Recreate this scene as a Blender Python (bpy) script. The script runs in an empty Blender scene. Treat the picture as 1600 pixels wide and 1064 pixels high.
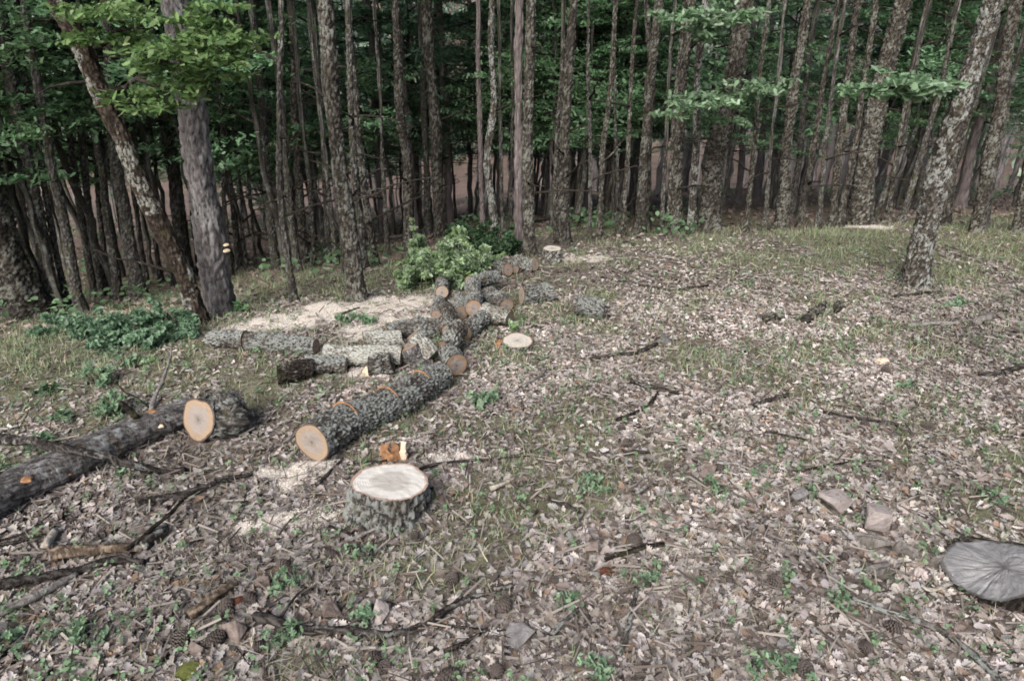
import bpy, bmesh, math, random
import numpy as np
from mathutils import Vector, Matrix, Quaternion, Euler

random.seed(7)
RS = np.random.RandomState(7)
scn = bpy.context.scene
COL = scn.collection
R = math.radians

# ------------------------------------------------------------------ camera model
F, CX, CY, PITCH, CAMZ = 1150.0, 800.0, 532.0, R(28.5), 1.65
FWD = np.array((0, math.cos(PITCH), -math.sin(PITCH)))
UP = np.array((0, math.sin(PITCH), math.cos(PITCH)))
RIGHT = np.array((1.0, 0, 0))
CAM = np.array((0, 0, CAMZ))

def ray(px, py):
    return FWD + RIGHT * (px - CX) / F - UP * (py - CY) / F

# ------------------------------------------------------------------ numpy noise
def _hash(ix, iy, iz, s):
    h = (ix.astype(np.int64) * 374761393 + iy.astype(np.int64) * 668265263 + iz.astype(np.int64) * 2147483647 + s * 1274126177) & 0xffffffff
    h = ((h ^ (h >> 13)) * 1274126177) & 0xffffffff
    h = ((h ^ (h >> 16)) * 2246822519) & 0xffffffff
    return ((h ^ (h >> 15)) & 0xffffff) / float(0xffffff)

def vnoise(p, s=0):
    p = np.asarray(p, float)
    i = np.floor(p); f = p - i; f = f * f * (3 - 2 * f)
    ix, iy, iz = i[..., 0], i[..., 1], i[..., 2]
    out = 0
    for dx in (0, 1):
        wx = f[..., 0] if dx else 1 - f[..., 0]
        for dy in (0, 1):
            wy = f[..., 1] if dy else 1 - f[..., 1]
            for dz in (0, 1):
                wz = f[..., 2] if dz else 1 - f[..., 2]
                out = out + wx * wy * wz * _hash(ix + dx, iy + dy, iz + dz, s)
    return out * 2 - 1

def fbm(p, s=0, o=3):
    p = np.asarray(p, float); a, t, r = 1.0, 0, 0
    for k in range(o):
        r = r + a * vnoise(p * 2 ** k, s + k * 17); t += a; a *= .5
    return r / t

def worley(p, s=0):
    """distance to the nearest and second nearest jittered lattice point"""
    p = np.asarray(p, float); i = np.floor(p)
    f1 = np.full(p.shape[:-1], 9.0); f2 = f1.copy()
    for dx in (-1, 0, 1):
        for dy in (-1, 0, 1):
            for dz in (-1, 0, 1):
                cx, cy, cz = i[..., 0] + dx, i[..., 1] + dy, i[..., 2] + dz
                q = np.stack((cx + _hash(cx, cy, cz, s), cy + _hash(cx, cy, cz, s + 1), cz + _hash(cx, cy, cz, s + 2)), -1)
                d = np.sqrt(((q - p) ** 2).sum(-1))
                f2 = np.where(d < f1, f1, np.minimum(f2, d)); f1 = np.minimum(f1, d)
    return f1, f2

def xy0(x, y, k):
    x, y = np.broadcast_arrays(np.asarray(x, float), np.asarray(y, float))
    return np.stack((x * k, y * k, np.zeros_like(x)), -1)

def smooth(a, b, v):
    t = np.clip((v - a) / (b - a), 0, 1)
    return t * t * (3 - 2 * t)

# ------------------------------------------------------------------ terrain
def edge(x):
    x = np.asarray(x, float)
    return np.where(x < 0, np.maximum(6.0 + 0.85 * x, 2.7), 6.0 + 0.2 * np.minimum(x, 6))

def softplus(v, w):
    return w * np.logaddexp(0, np.asarray(v, float) / w)

def H(x, y):
    x = np.asarray(x, float); y = np.asarray(y, float)
    h = -0.12 * y - 0.165 * softplus(y - edge(x), 0.3) + 0.72 * softplus(y - 50, 3)
    h = h + 0.020 * fbm(xy0(x, y, 1.4), 3) + 0.008 * vnoise(xy0(x, y, 7), 5)
    h = h + smooth(7, 14, y) * 0.10 * vnoise(xy0(x, y, .3), 9)
    return h

_T = np.concatenate((np.linspace(.5, 8, 1500), np.geomspace(8, 90, 1500)))
def G(px, py, off=0.0):
    """point of the ground (raised by off) that lies under a picture position"""
    d = ray(px, py)
    P = CAM + _T[:, None] * d
    g = P[:, 2] - H(P[:, 0], P[:, 1]) - off
    k = int(np.argmax(g < 0)) if (g < 0).any() else len(_T) - 1
    k = max(k, 1)
    a = g[k - 1] / (g[k - 1] - g[k] + 1e-9)
    t = _T[k - 1] + np.clip(a, 0, 1) * (_T[k] - _T[k - 1])
    return CAM + t * d

def depth(p):
    return float(np.dot(np.asarray(p) - CAM, FWD))

def at_y(px, py, y):
    d = ray(px, py)
    return CAM + d * (y / d[1])

def PT(px, py, rpx, lift=0.0):
    """centre of a round thing of picture radius rpx that lies on the ground"""
    r = .05
    for _ in range(4):
        p = G(px, py, r + lift); r = rpx * depth(p) / F
    return p, r

# ------------------------------------------------------------------ object helpers
def tag(o, label=None, cat=None, group=None, kind=None):
    for k, v in (('label', label), ('category', cat), ('group', group), ('kind', kind)):
        if v: o[k] = v
    return o

def empty(name, loc=(0, 0, 0), label=None, cat=None, group=None):
    o = bpy.data.objects.new(name, None); COL.objects.link(o)
    o.empty_display_size = .05
    o.location = tuple(float(v) for v in loc)
    return tag(o, label, cat, group)

def link(name, me, parent=None, loc=None):
    o = bpy.data.objects.new(name, me); COL.objects.link(o)
    if parent is not None: o.parent = parent
    if loc is not None: o.location = tuple(float(v) for v in loc)
    return o

def np_mesh(name, V, Fs, mat, col=None, cav=None, smooth_=True):
    V = np.asarray(V, np.float32)
    Fs = [np.asarray(f, np.int32) for f in (Fs if isinstance(Fs, (list, tuple)) else [Fs]) if len(f)]
    me = bpy.data.meshes.new(name)
    me.vertices.add(len(V)); me.vertices.foreach_set('co', V.ravel())
    loops = np.concatenate([f.ravel() for f in Fs]); cnt = np.concatenate([np.full(len(f), f.shape[1], np.int32) for f in Fs])
    st = np.concatenate(([0], np.cumsum(cnt)[:-1])).astype(np.int32)
    me.loops.add(len(loops)); me.loops.foreach_set('vertex_index', loops)
    me.polygons.add(len(cnt)); me.polygons.foreach_set('loop_start', st); me.polygons.foreach_set('loop_total', cnt)
    me.polygons.foreach_set('use_smooth', np.full(len(cnt), smooth_))
    if col is not None:
        a = me.attributes.new('col', 'FLOAT_COLOR', 'POINT')
        c = np.ones((len(V), 4), np.float32); c[:, :3] = col; a.data.foreach_set('color', c.ravel())
    if cav is not None:
        a = me.attributes.new('cav', 'FLOAT', 'POINT'); a.data.foreach_set('value', np.asarray(cav, np.float32))
    me.update(); me.validate()
    if mat: me.materials.append(mat)
    return me

def rots(n, rng, tilt=.4):
    """random heading about z, then a random tilt"""
    a = rng.uniform(0, 2 * np.pi, n); tx = rng.normal(0, tilt, n); ty = rng.normal(0, tilt, n)
    ca, sa, cx, sx, cy, sy = np.cos(a), np.sin(a), np.cos(tx), np.sin(tx), np.cos(ty), np.sin(ty)
    Z = np.zeros(n); O = np.ones(n)
    Rz = np.stack((ca, -sa, Z, sa, ca, Z, Z, Z, O), -1).reshape(n, 3, 3)
    Rx = np.stack((O, Z, Z, Z, cx, -sx, Z, sx, cx), -1).reshape(n, 3, 3)
    Ry = np.stack((cy, Z, sy, Z, O, Z, -sy, Z, cy), -1).reshape(n, 3, 3)
    return Rz @ Rx @ Ry

def scatter(tmps, P, M, S, C, rng):
    """many copies of small templates gathered as one vertex / face / colour set"""
    Vs, Fs, Cs, off = [], [], [], 0
    pick = rng.randint(0, len(tmps), len(P))
    for k, (tv, tf) in enumerate(tmps):
        m = np.where(pick == k)[0]
        if not len(m): continue
        s = S[m]; s = s[:, None, None] if s.ndim == 1 else s[:, None, :]
        v = np.einsum('nij,nkj->nki', M[m], tv[None] * s) + P[m][:, None]
        n, kk = len(m), len(tv)
        Vs.append(v.reshape(-1, 3)); Cs.append(np.repeat(C[m], kk, 0))
        Fs.append((tf[None] + (off + np.arange(n) * kk)[:, None, None]).reshape(-1, tf.shape[1])); off += n * kk
    return np.concatenate(Vs), np.concatenate(Fs), np.concatenate(Cs)

def tube(path, rad, sides=16, rng=None, rough=0.0, seed=0, cell=(.03, .03, .07), cap=True, amp=None, low=.09):
    """a round limb along a path; bark relief pushes the surface in and out. Returns V, quads, tris, cavity"""
    path = np.asarray(path, float); rad = np.asarray(rad, float); n = len(path)
    t = np.gradient(path, axis=0); t /= np.linalg.norm(t, axis=1)[:, None] + 1e-12
    ref = np.array((1.0, 0, 0)) if abs(t[0][0]) < .8 else np.array((0, 1.0, 0))
    u = ref - t[0] * ref.dot(t[0]); u /= np.linalg.norm(u)
    U = [u]
    for k in range(1, n):
        u = U[-1] - t[k] * U[-1].dot(t[k]); U.append(u / np.linalg.norm(u))
    U = np.array(U); W = np.cross(t, U)
    a = np.linspace(0, 2 * np.pi, sides, endpoint=False)
    dirs = U[:, None] * np.cos(a)[None, :, None] + W[:, None] * np.sin(a)[None, :, None]
    V = path[:, None] + dirs * rad[:, None, None]
    cav = np.full((n, sides), .5)
    if rough:
        s = np.concatenate(([0], np.cumsum(np.linalg.norm(np.diff(path, axis=0), axis=1))))
        L = np.stack((np.cos(a)[None] * rad[:, None], np.sin(a)[None] * rad[:, None], np.repeat(s[:, None], sides, 1)), -1)
        f1, f2 = worley(L / np.array(cell), seed)
        cav = np.clip((f2 - f1) * 1.9, 0, 1) * .75 + .25 * (vnoise(L / np.array(cell) * 2.3, seed + 5) * .5 + .5)
        lo = fbm(L * np.array((9, 9, 4.0)) + seed * 3.1, seed, 2)
        A = np.ones(n) if amp is None else amp
        V = V + dirs * ((cav - .45) * rough * A[:, None] + lo * low * rad[:, None])[..., None]
    idx = np.arange(n * sides).reshape(n, sides); nx = np.roll(idx, -1, 1)
    q = np.stack((idx[:-1], nx[:-1], nx[1:], idx[1:]), -1).reshape(-1, 4)
    V = V.reshape(-1, 3); cav = cav.ravel(); tri = np.zeros((0, 3), int)
    if cap:
        V = np.concatenate((V, path[[0, -1]])); cav = np.concatenate((cav, (.4, .4)))
        i0, i1 = n * sides, n * sides + 1
        tri = np.concatenate((np.stack((nx[0], idx[0], np.full(sides, i0)), -1), np.stack((idx[-1], nx[-1], np.full(sides, i1)), -1)))
    return V, q, tri, cav

class Acc:
    """gathers limbs of ONE part"""
    def __init__(s): s.V, s.Q, s.T, s.C, s.n = [], [], [], [], 0
    def add(s, V, q, t, c):
        s.V.append(V); s.Q.append(q + s.n); s.T.append(t + s.n); s.C.append(c); s.n += len(V)
    def mesh(s, name, mat):
        return np_mesh(name, np.concatenate(s.V), [np.concatenate(s.Q), np.concatenate(s.T)], mat, cav=np.concatenate(s.C))

def resample(pts, step, wig=0.0, rng=None):
    """smooth polyline through pts at about one point per step"""
    pts = np.asarray(pts, float)
    s = np.concatenate(([0], np.cumsum(np.linalg.norm(np.diff(pts, axis=0), axis=1))))
    n = max(int(s[-1] / step), 3)
    t = np.linspace(0, s[-1], n + 1)
    out = np.stack([np.interp(t, s, pts[:, k]) for k in range(pts.shape[1])], -1)
    for _ in range(max(2, n // (len(pts) * 3))):
        out[1:-1] = out[1:-1] * .5 + (out[:-2] + out[2:]) * .25
    if wig and rng is not None:
        ph = rng.uniform(0, 99)
        for k in range(3):
            w = vnoise(np.stack((t / .12 + ph, np.full_like(t, k * 7.3), t * 0), -1), 3) + .6 * vnoise(np.stack((t / .04 + ph, np.full_like(t, k * 3.3), t * 0), -1), 4)
            out[:, k] += wig * w * (t / s[-1] > .001)
    return out, t / s[-1]

# ------------------------------------------------------------------ materials
def newmat(name):
    m = bpy.data.materials.new(name); m.use_nodes = True
    m.node_tree.nodes.clear(); return m, m.node_tree
def N(nt, typ, ins=None, **props):
    n = nt.nodes.new('ShaderNode' + typ)
    for k, v in props.items(): setattr(n, k, v)
    for k, v in (ins or {}).items():
        if isinstance(v, bpy.types.NodeSocket): nt.links.new(v, n.inputs[k])
        else: n.inputs[k].default_value = v
    return n
def c4(c): return (c[0], c[1], c[2], 1.0)
def mix(nt, f, a, b, blend='MIX'):
    n = N(nt, 'Mix', data_type='RGBA', blend_type=blend)
    for i, v in ((0, f), (6, a), (7, b)):
        if isinstance(v, bpy.types.NodeSocket): nt.links.new(v, n.inputs[i])
        else: n.inputs[i].default_value = v if i == 0 else c4(v)
    return n.outputs[2]
def ramp(nt, f, stops, interp='LINEAR'):
    n = N(nt, 'ValToRGB', {'Fac': f}); cr = n.color_ramp; cr.interpolation = interp
    while len(cr.elements) < len(stops): cr.elements.new(.5)
    for e, (p, c) in zip(cr.elements, stops):
        e.position = p; e.color = c4(c) if isinstance(c, (tuple, list)) else (c, c, c, 1)
    return n.outputs[0]
def math_(nt, op, a, b=0.0, c=None, clamp=False):
    n = N(nt, 'Math', operation=op, use_clamp=clamp)
    for i, v in enumerate((a, b, c)):
        if v is None: continue
        if isinstance(v, bpy.types.NodeSocket): nt.links.new(v, n.inputs[i])
        else: n.inputs[i].default_value = v
    return n.outputs[0]
def noise(nt, vec, scale, detail=4, rough=.6, dist=0.0):
    return N(nt, 'TexNoise', {'Vector': vec, 'Scale': scale, 'Detail': detail, 'Roughness': rough, 'Distortion': dist}).outputs[0]
def out(nt, col, rough=.9, bump=None, bstr=.5, bdist=.01, trans=0.0, spec=.25):
    b = N(nt, 'BsdfPrincipled', {'Roughness': rough, 'Specular IOR Level': spec})
    if isinstance(col, bpy.types.NodeSocket): nt.links.new(col, b.inputs['Base Color'])
    else: b.inputs['Base Color'].default_value = c4(col)
    if bump is not None:
        bp = N(nt, 'Bump', {'Height': bump, 'Strength': bstr, 'Distance': bdist}); nt.links.new(bp.outputs[0], b.inputs['Normal'])
    sh = b.outputs[0]
    if trans:
        t = N(nt, 'BsdfTranslucent'); nt.links.new(col, t.inputs['Color'])
        m = N(nt, 'MixShader', {0: trans, 1: sh, 2: t.outputs[0]}); sh = m.outputs[0]
    o = N(nt, 'OutputMaterial'); nt.links.new(sh, o.inputs['Surface'])

def objvec(nt, sc=(1, 1, 1)):
    tc = N(nt, 'TexCoord'); oi = N(nt, 'ObjectInfo')
    rnd = N(nt, 'VectorMath', {0: (37.1, 17.7, 53.3)}, operation='SCALE'); nt.links.new(oi.outputs['Random'], rnd.inputs['Scale'])
    ad = N(nt, 'VectorMath', {0: tc.outputs['Object'], 1: rnd.outputs[0]}, operation='ADD')
    mp = N(nt, 'Mapping', {'Vector': ad.outputs[0], 'Scale': sc})
    return mp.outputs[0], oi.outputs['Random'], tc.outputs['Object']

def bark(name, crack, mid, ridge, lichen, lich_amt, moss=None, moss_amt=0.0, stretch=.8, fissure=0.0, patch=20, vary=.35, far=0.0):
    m, nt = newmat(name)
    v, rnd, ob = objvec(nt, (1, 1, stretch))
    cav = N(nt, 'Attribute', attribute_name='cav').outputs['Fac']
    fine = noise(nt, v, 95, 5, .7)
    h = math_(nt, 'ADD', math_(nt, 'MULTIPLY', cav, .72), math_(nt, 'MULTIPLY', math_(nt, 'SUBTRACT', fine, .5), 1.1)); h = math_(nt, 'ADD', h, .14)
    if fissure:
        vf, _, _ = objvec(nt, (1, 1, .12))
        fs = noise(nt, vf, 55, 4, .6, .6)
        h = math_(nt, 'ADD', math_(nt, 'MULTIPLY', h, 1 - fissure), math_(nt, 'MULTIPLY', fs, fissure))
    c = ramp(nt, h, [(.26, crack), (.44, mid), (.66, ridge)])
    big = noise(nt, v, patch * .35, 3, .6)
    c = mix(nt, math_(nt, 'MULTIPLY', ramp(nt, big, [(.35, 1.0), (.65, 0.0)]), vary), c, tuple(q * .45 for q in mid))
    ln = math_(nt, 'ADD', noise(nt, v, patch, 6, .72), math_(nt, 'MULTIPLY', big, .55))
    lf = ramp(nt, ln, [(1.02 - lich_amt * .35, 0.0), (1.055 - lich_amt * .35, 1.0)])
    lf = math_(nt, 'MULTIPLY', lf, ramp(nt, h, [(.28, .05), (.46, 1.0)]))
    lc = mix(nt, noise(nt, v, 60, 3), tuple(q * .6 for q in lichen), lichen)
    c = mix(nt, lf, c, lc)
    if moss:
        mn = noise(nt, v, patch * .8, 5, .7)
        z = N(nt, 'SeparateXYZ', {0: ob}).outputs[2]
        mf = ramp(nt, mn, [(.62 - moss_amt * .3, 0.0), (.72 - moss_amt * .3, .8)])
        c = mix(nt, mf, c, moss)
    c = mix(nt, .5, c, ramp(nt, rnd, [(0, .62), (1, 1.0)]), 'MULTIPLY')
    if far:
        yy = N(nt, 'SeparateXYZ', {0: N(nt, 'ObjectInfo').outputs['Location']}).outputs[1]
        c = mix(nt, N(nt, 'MapRange', {0: yy, 1: 9.0, 2: 28.0, 3: 0.0, 4: far}, clamp=True).outputs[0], c, (.40, .385, .39))  # distance haze painted into the bark: paler grey on trees farther back
    out(nt, c, .95, math_(nt, 'ADD', h, math_(nt, 'MULTIPLY', fine, .4)), .9, .016, spec=.12)
    return m

M_OAK = bark('oak_bark', (.028, .024, .020), (.10, .088, .074), (.215, .195, .165), (.33, .33, .285), .61, (.085, .078, .035), .12)
M_PALE = bark('lichened_bark', (.036, .031, .026), (.115, .10, .085), (.25, .225, .195), (.50, .51, .465), .74, (.09, .08, .035), .15)
M_MOT = bark('mottled_bark', (.022, .017, .014), (.075, .056, .043), (.155, .125, .098), (.46, .455, .40), .56, (.10, .095, .04), .15, .9, 0, 9)
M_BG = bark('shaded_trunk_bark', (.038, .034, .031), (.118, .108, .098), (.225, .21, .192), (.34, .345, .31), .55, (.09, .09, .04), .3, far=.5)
M_DARK = bark('dark_bark', (.012, .010, .009), (.040, .032, .027), (.105, .086, .072), (.24, .24, .20), .42, (.05, .055, .022), .25)
M_PINE = bark('pine_bark', (.045, .040, .039), (.18, .163, .16), (.34, .31, .305), (.40, .39, .38), .5, None, 0, .3, .40)
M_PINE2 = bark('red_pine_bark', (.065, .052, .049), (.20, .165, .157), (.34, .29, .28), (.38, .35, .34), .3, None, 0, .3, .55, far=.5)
M_LOG = bark('felled_log_bark', (.042, .037, .032), (.17, .155, .137), (.33, .308, .28), (.42, .435, .405), .82, (.11, .10, .055), .10, .7, 0, 13)
M_WHITE = bark('whitish_lichen_bark', (.10, .09, .075), (.27, .25, .21), (.44, .415, .37), (.62, .62, .56), .85, None, 0, .8, .2, 14, .15)
M_PEEL = bark('pale_split_bark', (.16, .13, .10), (.42, .36, .29), (.60, .54, .46), (.62, .60, .54), .7, None, 0, .15, .5, vary=.1)
M_FELL = bark('smooth_fallen_bark', (.040, .036, .034), (.16, .148, .142), (.32, .305, .30), (.44, .45, .44), .50, (.10, .07, .03), .1, .35, .3)
M_STICK = bark('dead_stick_bark', (.022, .019, .017), (.075, .064, .058), (.16, .142, .13), (.34, .34, .31), .45, None, 0, .2)
M_GREY = bark('weathered_wood', (.13, .115, .10), (.27, .245, .225), (.42, .39, .365), (.40, .40, .38), .4, None, 0, .1, .6, vary=.2)
M_ROT = bark('rotten_orange_wood', (.025, .02, .016), (.13, .095, .07), (.46, .36, .26), (.45, .40, .34), .4, None, 0, .12, .6)

def endgrain(name, heart, heart2, sap, rim, h_at=.62, cracks=0.0, reach=2.0):
    m, nt = newmat(name)
    rn = N(nt, 'Attribute', attribute_name='cav').outputs['Fac']
    v, rnd, ob = objvec(nt)
    wob = noise(nt, v, 9, 3)
    r = math_(nt, 'ADD', rn, math_(nt, 'MULTIPLY', math_(nt, 'SUBTRACT', wob, .5), .16))
    c = ramp(nt, r, [(0, heart2), (.10, heart), (h_at - .07, heart), (h_at + .06, sap), (.90, sap), (.955, rim)])
    ringn = math_(nt, 'SINE', math_(nt, 'MULTIPLY', math_(nt, 'ADD', r, math_(nt, 'MULTIPLY', wob, .06)), 105.0))
    c = mix(nt, math_(nt, 'MULTIPLY', math_(nt, 'ADD', ringn, 1.0), .06 if cracks > .6 else .20), c, tuple(q * .55 for q in heart2))
    c = mix(nt, math_(nt, 'MULTIPLY', noise(nt, v, 45, 5), .55), c, ramp(nt, noise(nt, v, 140, 3), [(.3, .55), (.7, 1.0)]), 'MULTIPLY')
    st = ramp(nt, noise(nt, v, 13, 4, .6), [(.55, 0.0), (.75, .45)])
    c = mix(nt, st, c, tuple(q * .68 for q in heart))
    sv = N(nt, 'Mapping', {'Vector': v, 'Scale': (14, 190, 14), 'Rotation': (0, 0, .6)}).outputs[0]
    c = mix(nt, .5, c, ramp(nt, noise(nt, sv, 1.0, 3, .6), [(.3, .68), (.65, 1.0)]), 'MULTIPLY')
    if cracks:
        sx = N(nt, 'SeparateXYZ', {0: ob})
        an = math_(nt, 'ARCTAN2', sx.outputs[1], sx.outputs[0])
        cv = N(nt, 'CombineXYZ', {0: math_(nt, 'MULTIPLY', an, 4.2), 1: math_(nt, 'MULTIPLY', rn, .9)}).outputs[0]
        cr = N(nt, 'TexVoronoi', {'Vector': cv, 'Scale': 1.6}, feature='DISTANCE_TO_EDGE').outputs[0]
        cf = ramp(nt, math_(nt, 'MULTIPLY', math_(nt, 'ADD', cr, math_(nt, 'MULTIPLY', noise(nt, v, 40, 3), .03)), rn), [(0.004, cracks), (.022, 0.0)])
        c = mix(nt, math_(nt, 'MULTIPLY', cf, ramp(nt, math_(nt, 'MULTIPLY', rn, .5), [(reach * .5 - .1, 1.0), (reach * .5, 0.0)])), c, (.035, .028, .024))
        if cracks > .6:
            c = mix(nt, ramp(nt, noise(nt, cv, 5, 5), [(.35, 0.0), (.65, .65)]), c, tuple(q * .45 for q in heart))
            c = mix(nt, ramp(nt, noise(nt, v, 9, 5), [(.5, 0.0), (.7, .6)]), c, (.47, .46, .455))
    out(nt, c, .85, noise(nt, v, 130, 4), .35, .004, spec=.2)
    return m

E_ORANGE = endgrain('orange_endgrain', (.31, .26, .228), (.22, .178, .15), (.33, .215, .135), (.085, .054, .036), .62, .5, .35)
E_TAN = endgrain('tan_endgrain', (.36, .31, .27), (.25, .205, .175), (.42, .305, .205), (.10, .062, .04), .66, .55, .42)
E_PALE = endgrain('pale_stump_endgrain', (.62, .575, .515), (.50, .455, .40), (.88, .83, .76), (.48, .32, .24), .52)
E_WHITE = endgrain('white_stump_endgrain', (.60, .55, .48), (.42, .37, .31), (.66, .60, .52), (.26, .16, .11), .40, .5, .8)
E_OLD = endgrain('weathered_endgrain', (.36, .347, .343), (.20, .19, .185), (.29, .28, .277), (.06, .053, .048), .75, .8)

def leafmat(name, trans=.22, rough=.6, var=.5, spec=.3, far=0.0):
    m, nt = newmat(name)
    c = N(nt, 'Attribute', attribute_name='col').outputs['Color']
    rnd = N(nt, 'ObjectInfo').outputs['Random']
    c = mix(nt, var, c, ramp(nt, rnd, [(0, .55), (1, 1.0)]), 'MULTIPLY')
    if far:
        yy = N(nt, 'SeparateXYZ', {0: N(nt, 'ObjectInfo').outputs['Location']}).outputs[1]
        c = mix(nt, N(nt, 'MapRange', {0: yy, 1: 9.0, 2: 28.0, 3: 0.0, 4: far}, clamp=True).outputs[0], c, (.40, .48, .42))  # leaf colour fades to pale grey green with distance, imitating haze
    out(nt, c, rough, trans=trans, spec=spec)
    return m
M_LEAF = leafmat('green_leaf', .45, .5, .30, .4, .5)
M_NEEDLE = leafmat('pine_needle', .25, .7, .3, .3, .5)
M_LITTER = leafmat('dry_leaf', .06, .8, 0, .2)
M_GRASS = leafmat('grass_blade', .2, .7, 0)
M_DUST = leafmat('wood_shaving', .0, .9, 0, .1)
M_FAR = leafmat('far_leaf', .15, .8, 0)

def simple(name, stops, scale, detail=5, bstr=.5, bdist=.006, rough=.9):
    m, nt = newmat(name)
    v, rnd, _ = objvec(nt)
    f = noise(nt, v, scale, detail, .65)
    c = ramp(nt, f, stops)
    c = mix(nt, ramp(nt, noise(nt, v, scale * .25, 3), [(.5, 0.0), (.7, .5)]), c, tuple(q * .55 for q in stops[1][1]))
    out(nt, c, rough, noise(nt, v, scale * 2.2, 5, .7), bstr, bdist)
    return m
M_ROCKP = simple('pinkish_rock', [(.3, (.21, .175, .16)), (.5, (.36, .31, .29)), (.75, (.50, .45, .425))], 22, 6, .8, .012)
M_ROCKG = simple('grey_rock', [(.3, (.085, .08, .08)), (.5, (.165, .155, .152)), (.75, (.27, .258, .252))], 26, 6, .8, .012)
M_ROCKB = simple('rusty_brown_rock', [(.3, (.085, .066, .057)), (.5, (.19, .15, .13)), (.75, (.31, .265, .24))], 24, 6, .8, .012)
M_CHIPO = simple('orange_chip_wood', [(.3, (.13, .06, .03)), (.5, (.29, .15, .075)), (.75, (.45, .28, .15))], 55)
M_CHIPP = simple('pale_chip_wood', [(.3, (.55, .42, .29)), (.5, (.72, .58, .43)), (.75, (.82, .72, .58))], 30)
M_CONE = simple('cone_scale', [(.3, (.030, .022, .02)), (.5, (.095, .075, .066)), (.7, (.27, .235, .215))], 110)
M_CONER = simple('red_cone_scale', [(.3, (.05, .018, .012)), (.5, (.15, .055, .035)), (.75, (.27, .13, .085))], 60)
M_MOSS = simple('green_moss', [(.3, (.05, .055, .012)), (.5, (.10, .11, .03)), (.75, (.17, .17, .06))], 70)
M_FUNG = simple('bracket_flesh', [(.3, (.45, .34, .22)), (.5, (.65, .52, .36)), (.75, (.78, .68, .52))], 40)

def ground_mat():
    m, nt = newmat('forest_ground')
    geo = N(nt, 'NewGeometry').outputs['Position']
    msk = N(nt, 'SeparateColor', {0: N(nt, 'Attribute', attribute_name='col').outputs['Color']})
    gr, fl, sd = msk.outputs
    w = N(nt, 'VectorMath', {0: geo, 1: N(nt, 'TexNoise', {'Vector': geo, 'Scale': 14.0, 'Detail': 3.0}).outputs['Color']}, operation='MULTIPLY_ADD')
    w.inputs[1].default_value = (1, 1, 1)
    v1 = N(nt, 'VectorMath', {0: geo}, operation='MULTIPLY_ADD')
    v1.inputs[1].default_value = (1, 1, 1)
    sc = N(nt, 'VectorMath', {0: N(nt, 'TexNoise', {'Vector': geo, 'Scale': 9.0, 'Detail': 3.0}).outputs['Color']}, operation='SCALE'); sc.inputs['Scale'].default_value = .09
    nt.links.new(sc.outputs[0], v1.inputs[2])
    vo = N(nt, 'TexVoronoi', {'Vector': v1.outputs[0], 'Scale': 34.0, 'Randomness': 1.0})
    rc = N(nt, 'SeparateColor', {0: vo.outputs['Color']}).outputs[0]
    lit = ramp(nt, rc, [(0, (.085, .068, .055)), (.25, (.155, .127, .107)), (.5, (.235, .198, .174)), (.8, (.31, .268, .24)), (1, (.37, .33, .30))])
    lit = mix(nt, ramp(nt, vo.outputs['Distance'], [(.3, 0.0), (.75, .8)]), lit, (.09, .072, .06))
    soil = ramp(nt, noise(nt, geo, 30, 6, .7), [(.3, (.09, .072, .058)), (.7, (.22, .183, .155))])
    lit = mix(nt, ramp(nt, noise(nt, geo, 3.1, 5, .7), [(.42, 0.0), (.62, .75)]), lit, soil)
    gcol = ramp(nt, noise(nt, geo, 55, 5, .75), [(.3, (.085, .093, .045)), (.5, (.165, .168, .095)), (.72, (.27, .25, .17))])
    c = mix(nt, math_(nt, 'MULTIPLY', gr, ramp(nt, noise(nt, geo, 11, 5, .7), [(.3, .35), (.6, 1.0)])), lit, gcol)
    ndl = ramp(nt, noise(nt, geo, 24, 6, .75), [(.25, (.15, .095, .08)), (.5, (.25, .172, .15)), (.75, (.36, .275, .245))])
    ndl = mix(nt, ramp(nt, noise(nt, geo, .9, 4, .6), [(.48, 0.0), (.62, .6)]), ndl, (.13, .135, .08))
    c = mix(nt, fl, c, ndl)
    dust = ramp(nt, noise(nt, geo, 120, 4, .7), [(.25, (.62, .56, .50)), (.6, (.78, .715, .65))])
    dm = ramp(nt, math_(nt, 'ADD', sd, math_(nt, 'MULTIPLY', math_(nt, 'SUBTRACT', noise(nt, geo, 26, 5, .7), .5), .9)), [(.18, 0.0), (.75, .92)])
    c = mix(nt, dm, c, dust)
    hh = math_(nt, 'ADD', noise(nt, geo, 45, 6, .75), math_(nt, 'MULTIPLY', rc, .5))
    out(nt, c, .95, hh, .7, .02, spec=.15)
    return m
M_GROUND = ground_mat()

# ------------------------------------------------------------------ ground
SAW = [(385, 512, 38), (430, 504, 50), (480, 498, 54), (530, 492, 54), (580, 484, 52), (625, 477, 44), (662, 470, 32), (500, 482, 36), (590, 472, 34), (560, 520, 40), (610, 505, 40), (660, 500, 30),
       (385, 826, 22), (425, 820, 30), (470, 812, 34), (505, 808, 28), (420, 742, 26), (465, 738, 32), (505, 733, 26), (450, 760, 22),
       (892, 406, 22), (918, 406, 26), (940, 404, 16), (1338, 355, 20), (1362, 356, 24), (1384, 358, 14), (685, 717, 24), (720, 716, 16), (560, 583, 22), (595, 588, 18), (640, 555, 20), (705, 470, 22)]
_SB = []
for (px, py, r) in SAW:
    p = G(px, py); _SB.append((p[0], p[1], r * depth(p) / F))
def sawmask(x, y):
    m = np.zeros(np.broadcast(x, y).shape)
    for (a, b, r) in _SB:
        m = np.maximum(m, 1 - smooth(.35, 1.25, np.hypot(x - a, y - b) / r))
    return m
_MB = []
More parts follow.
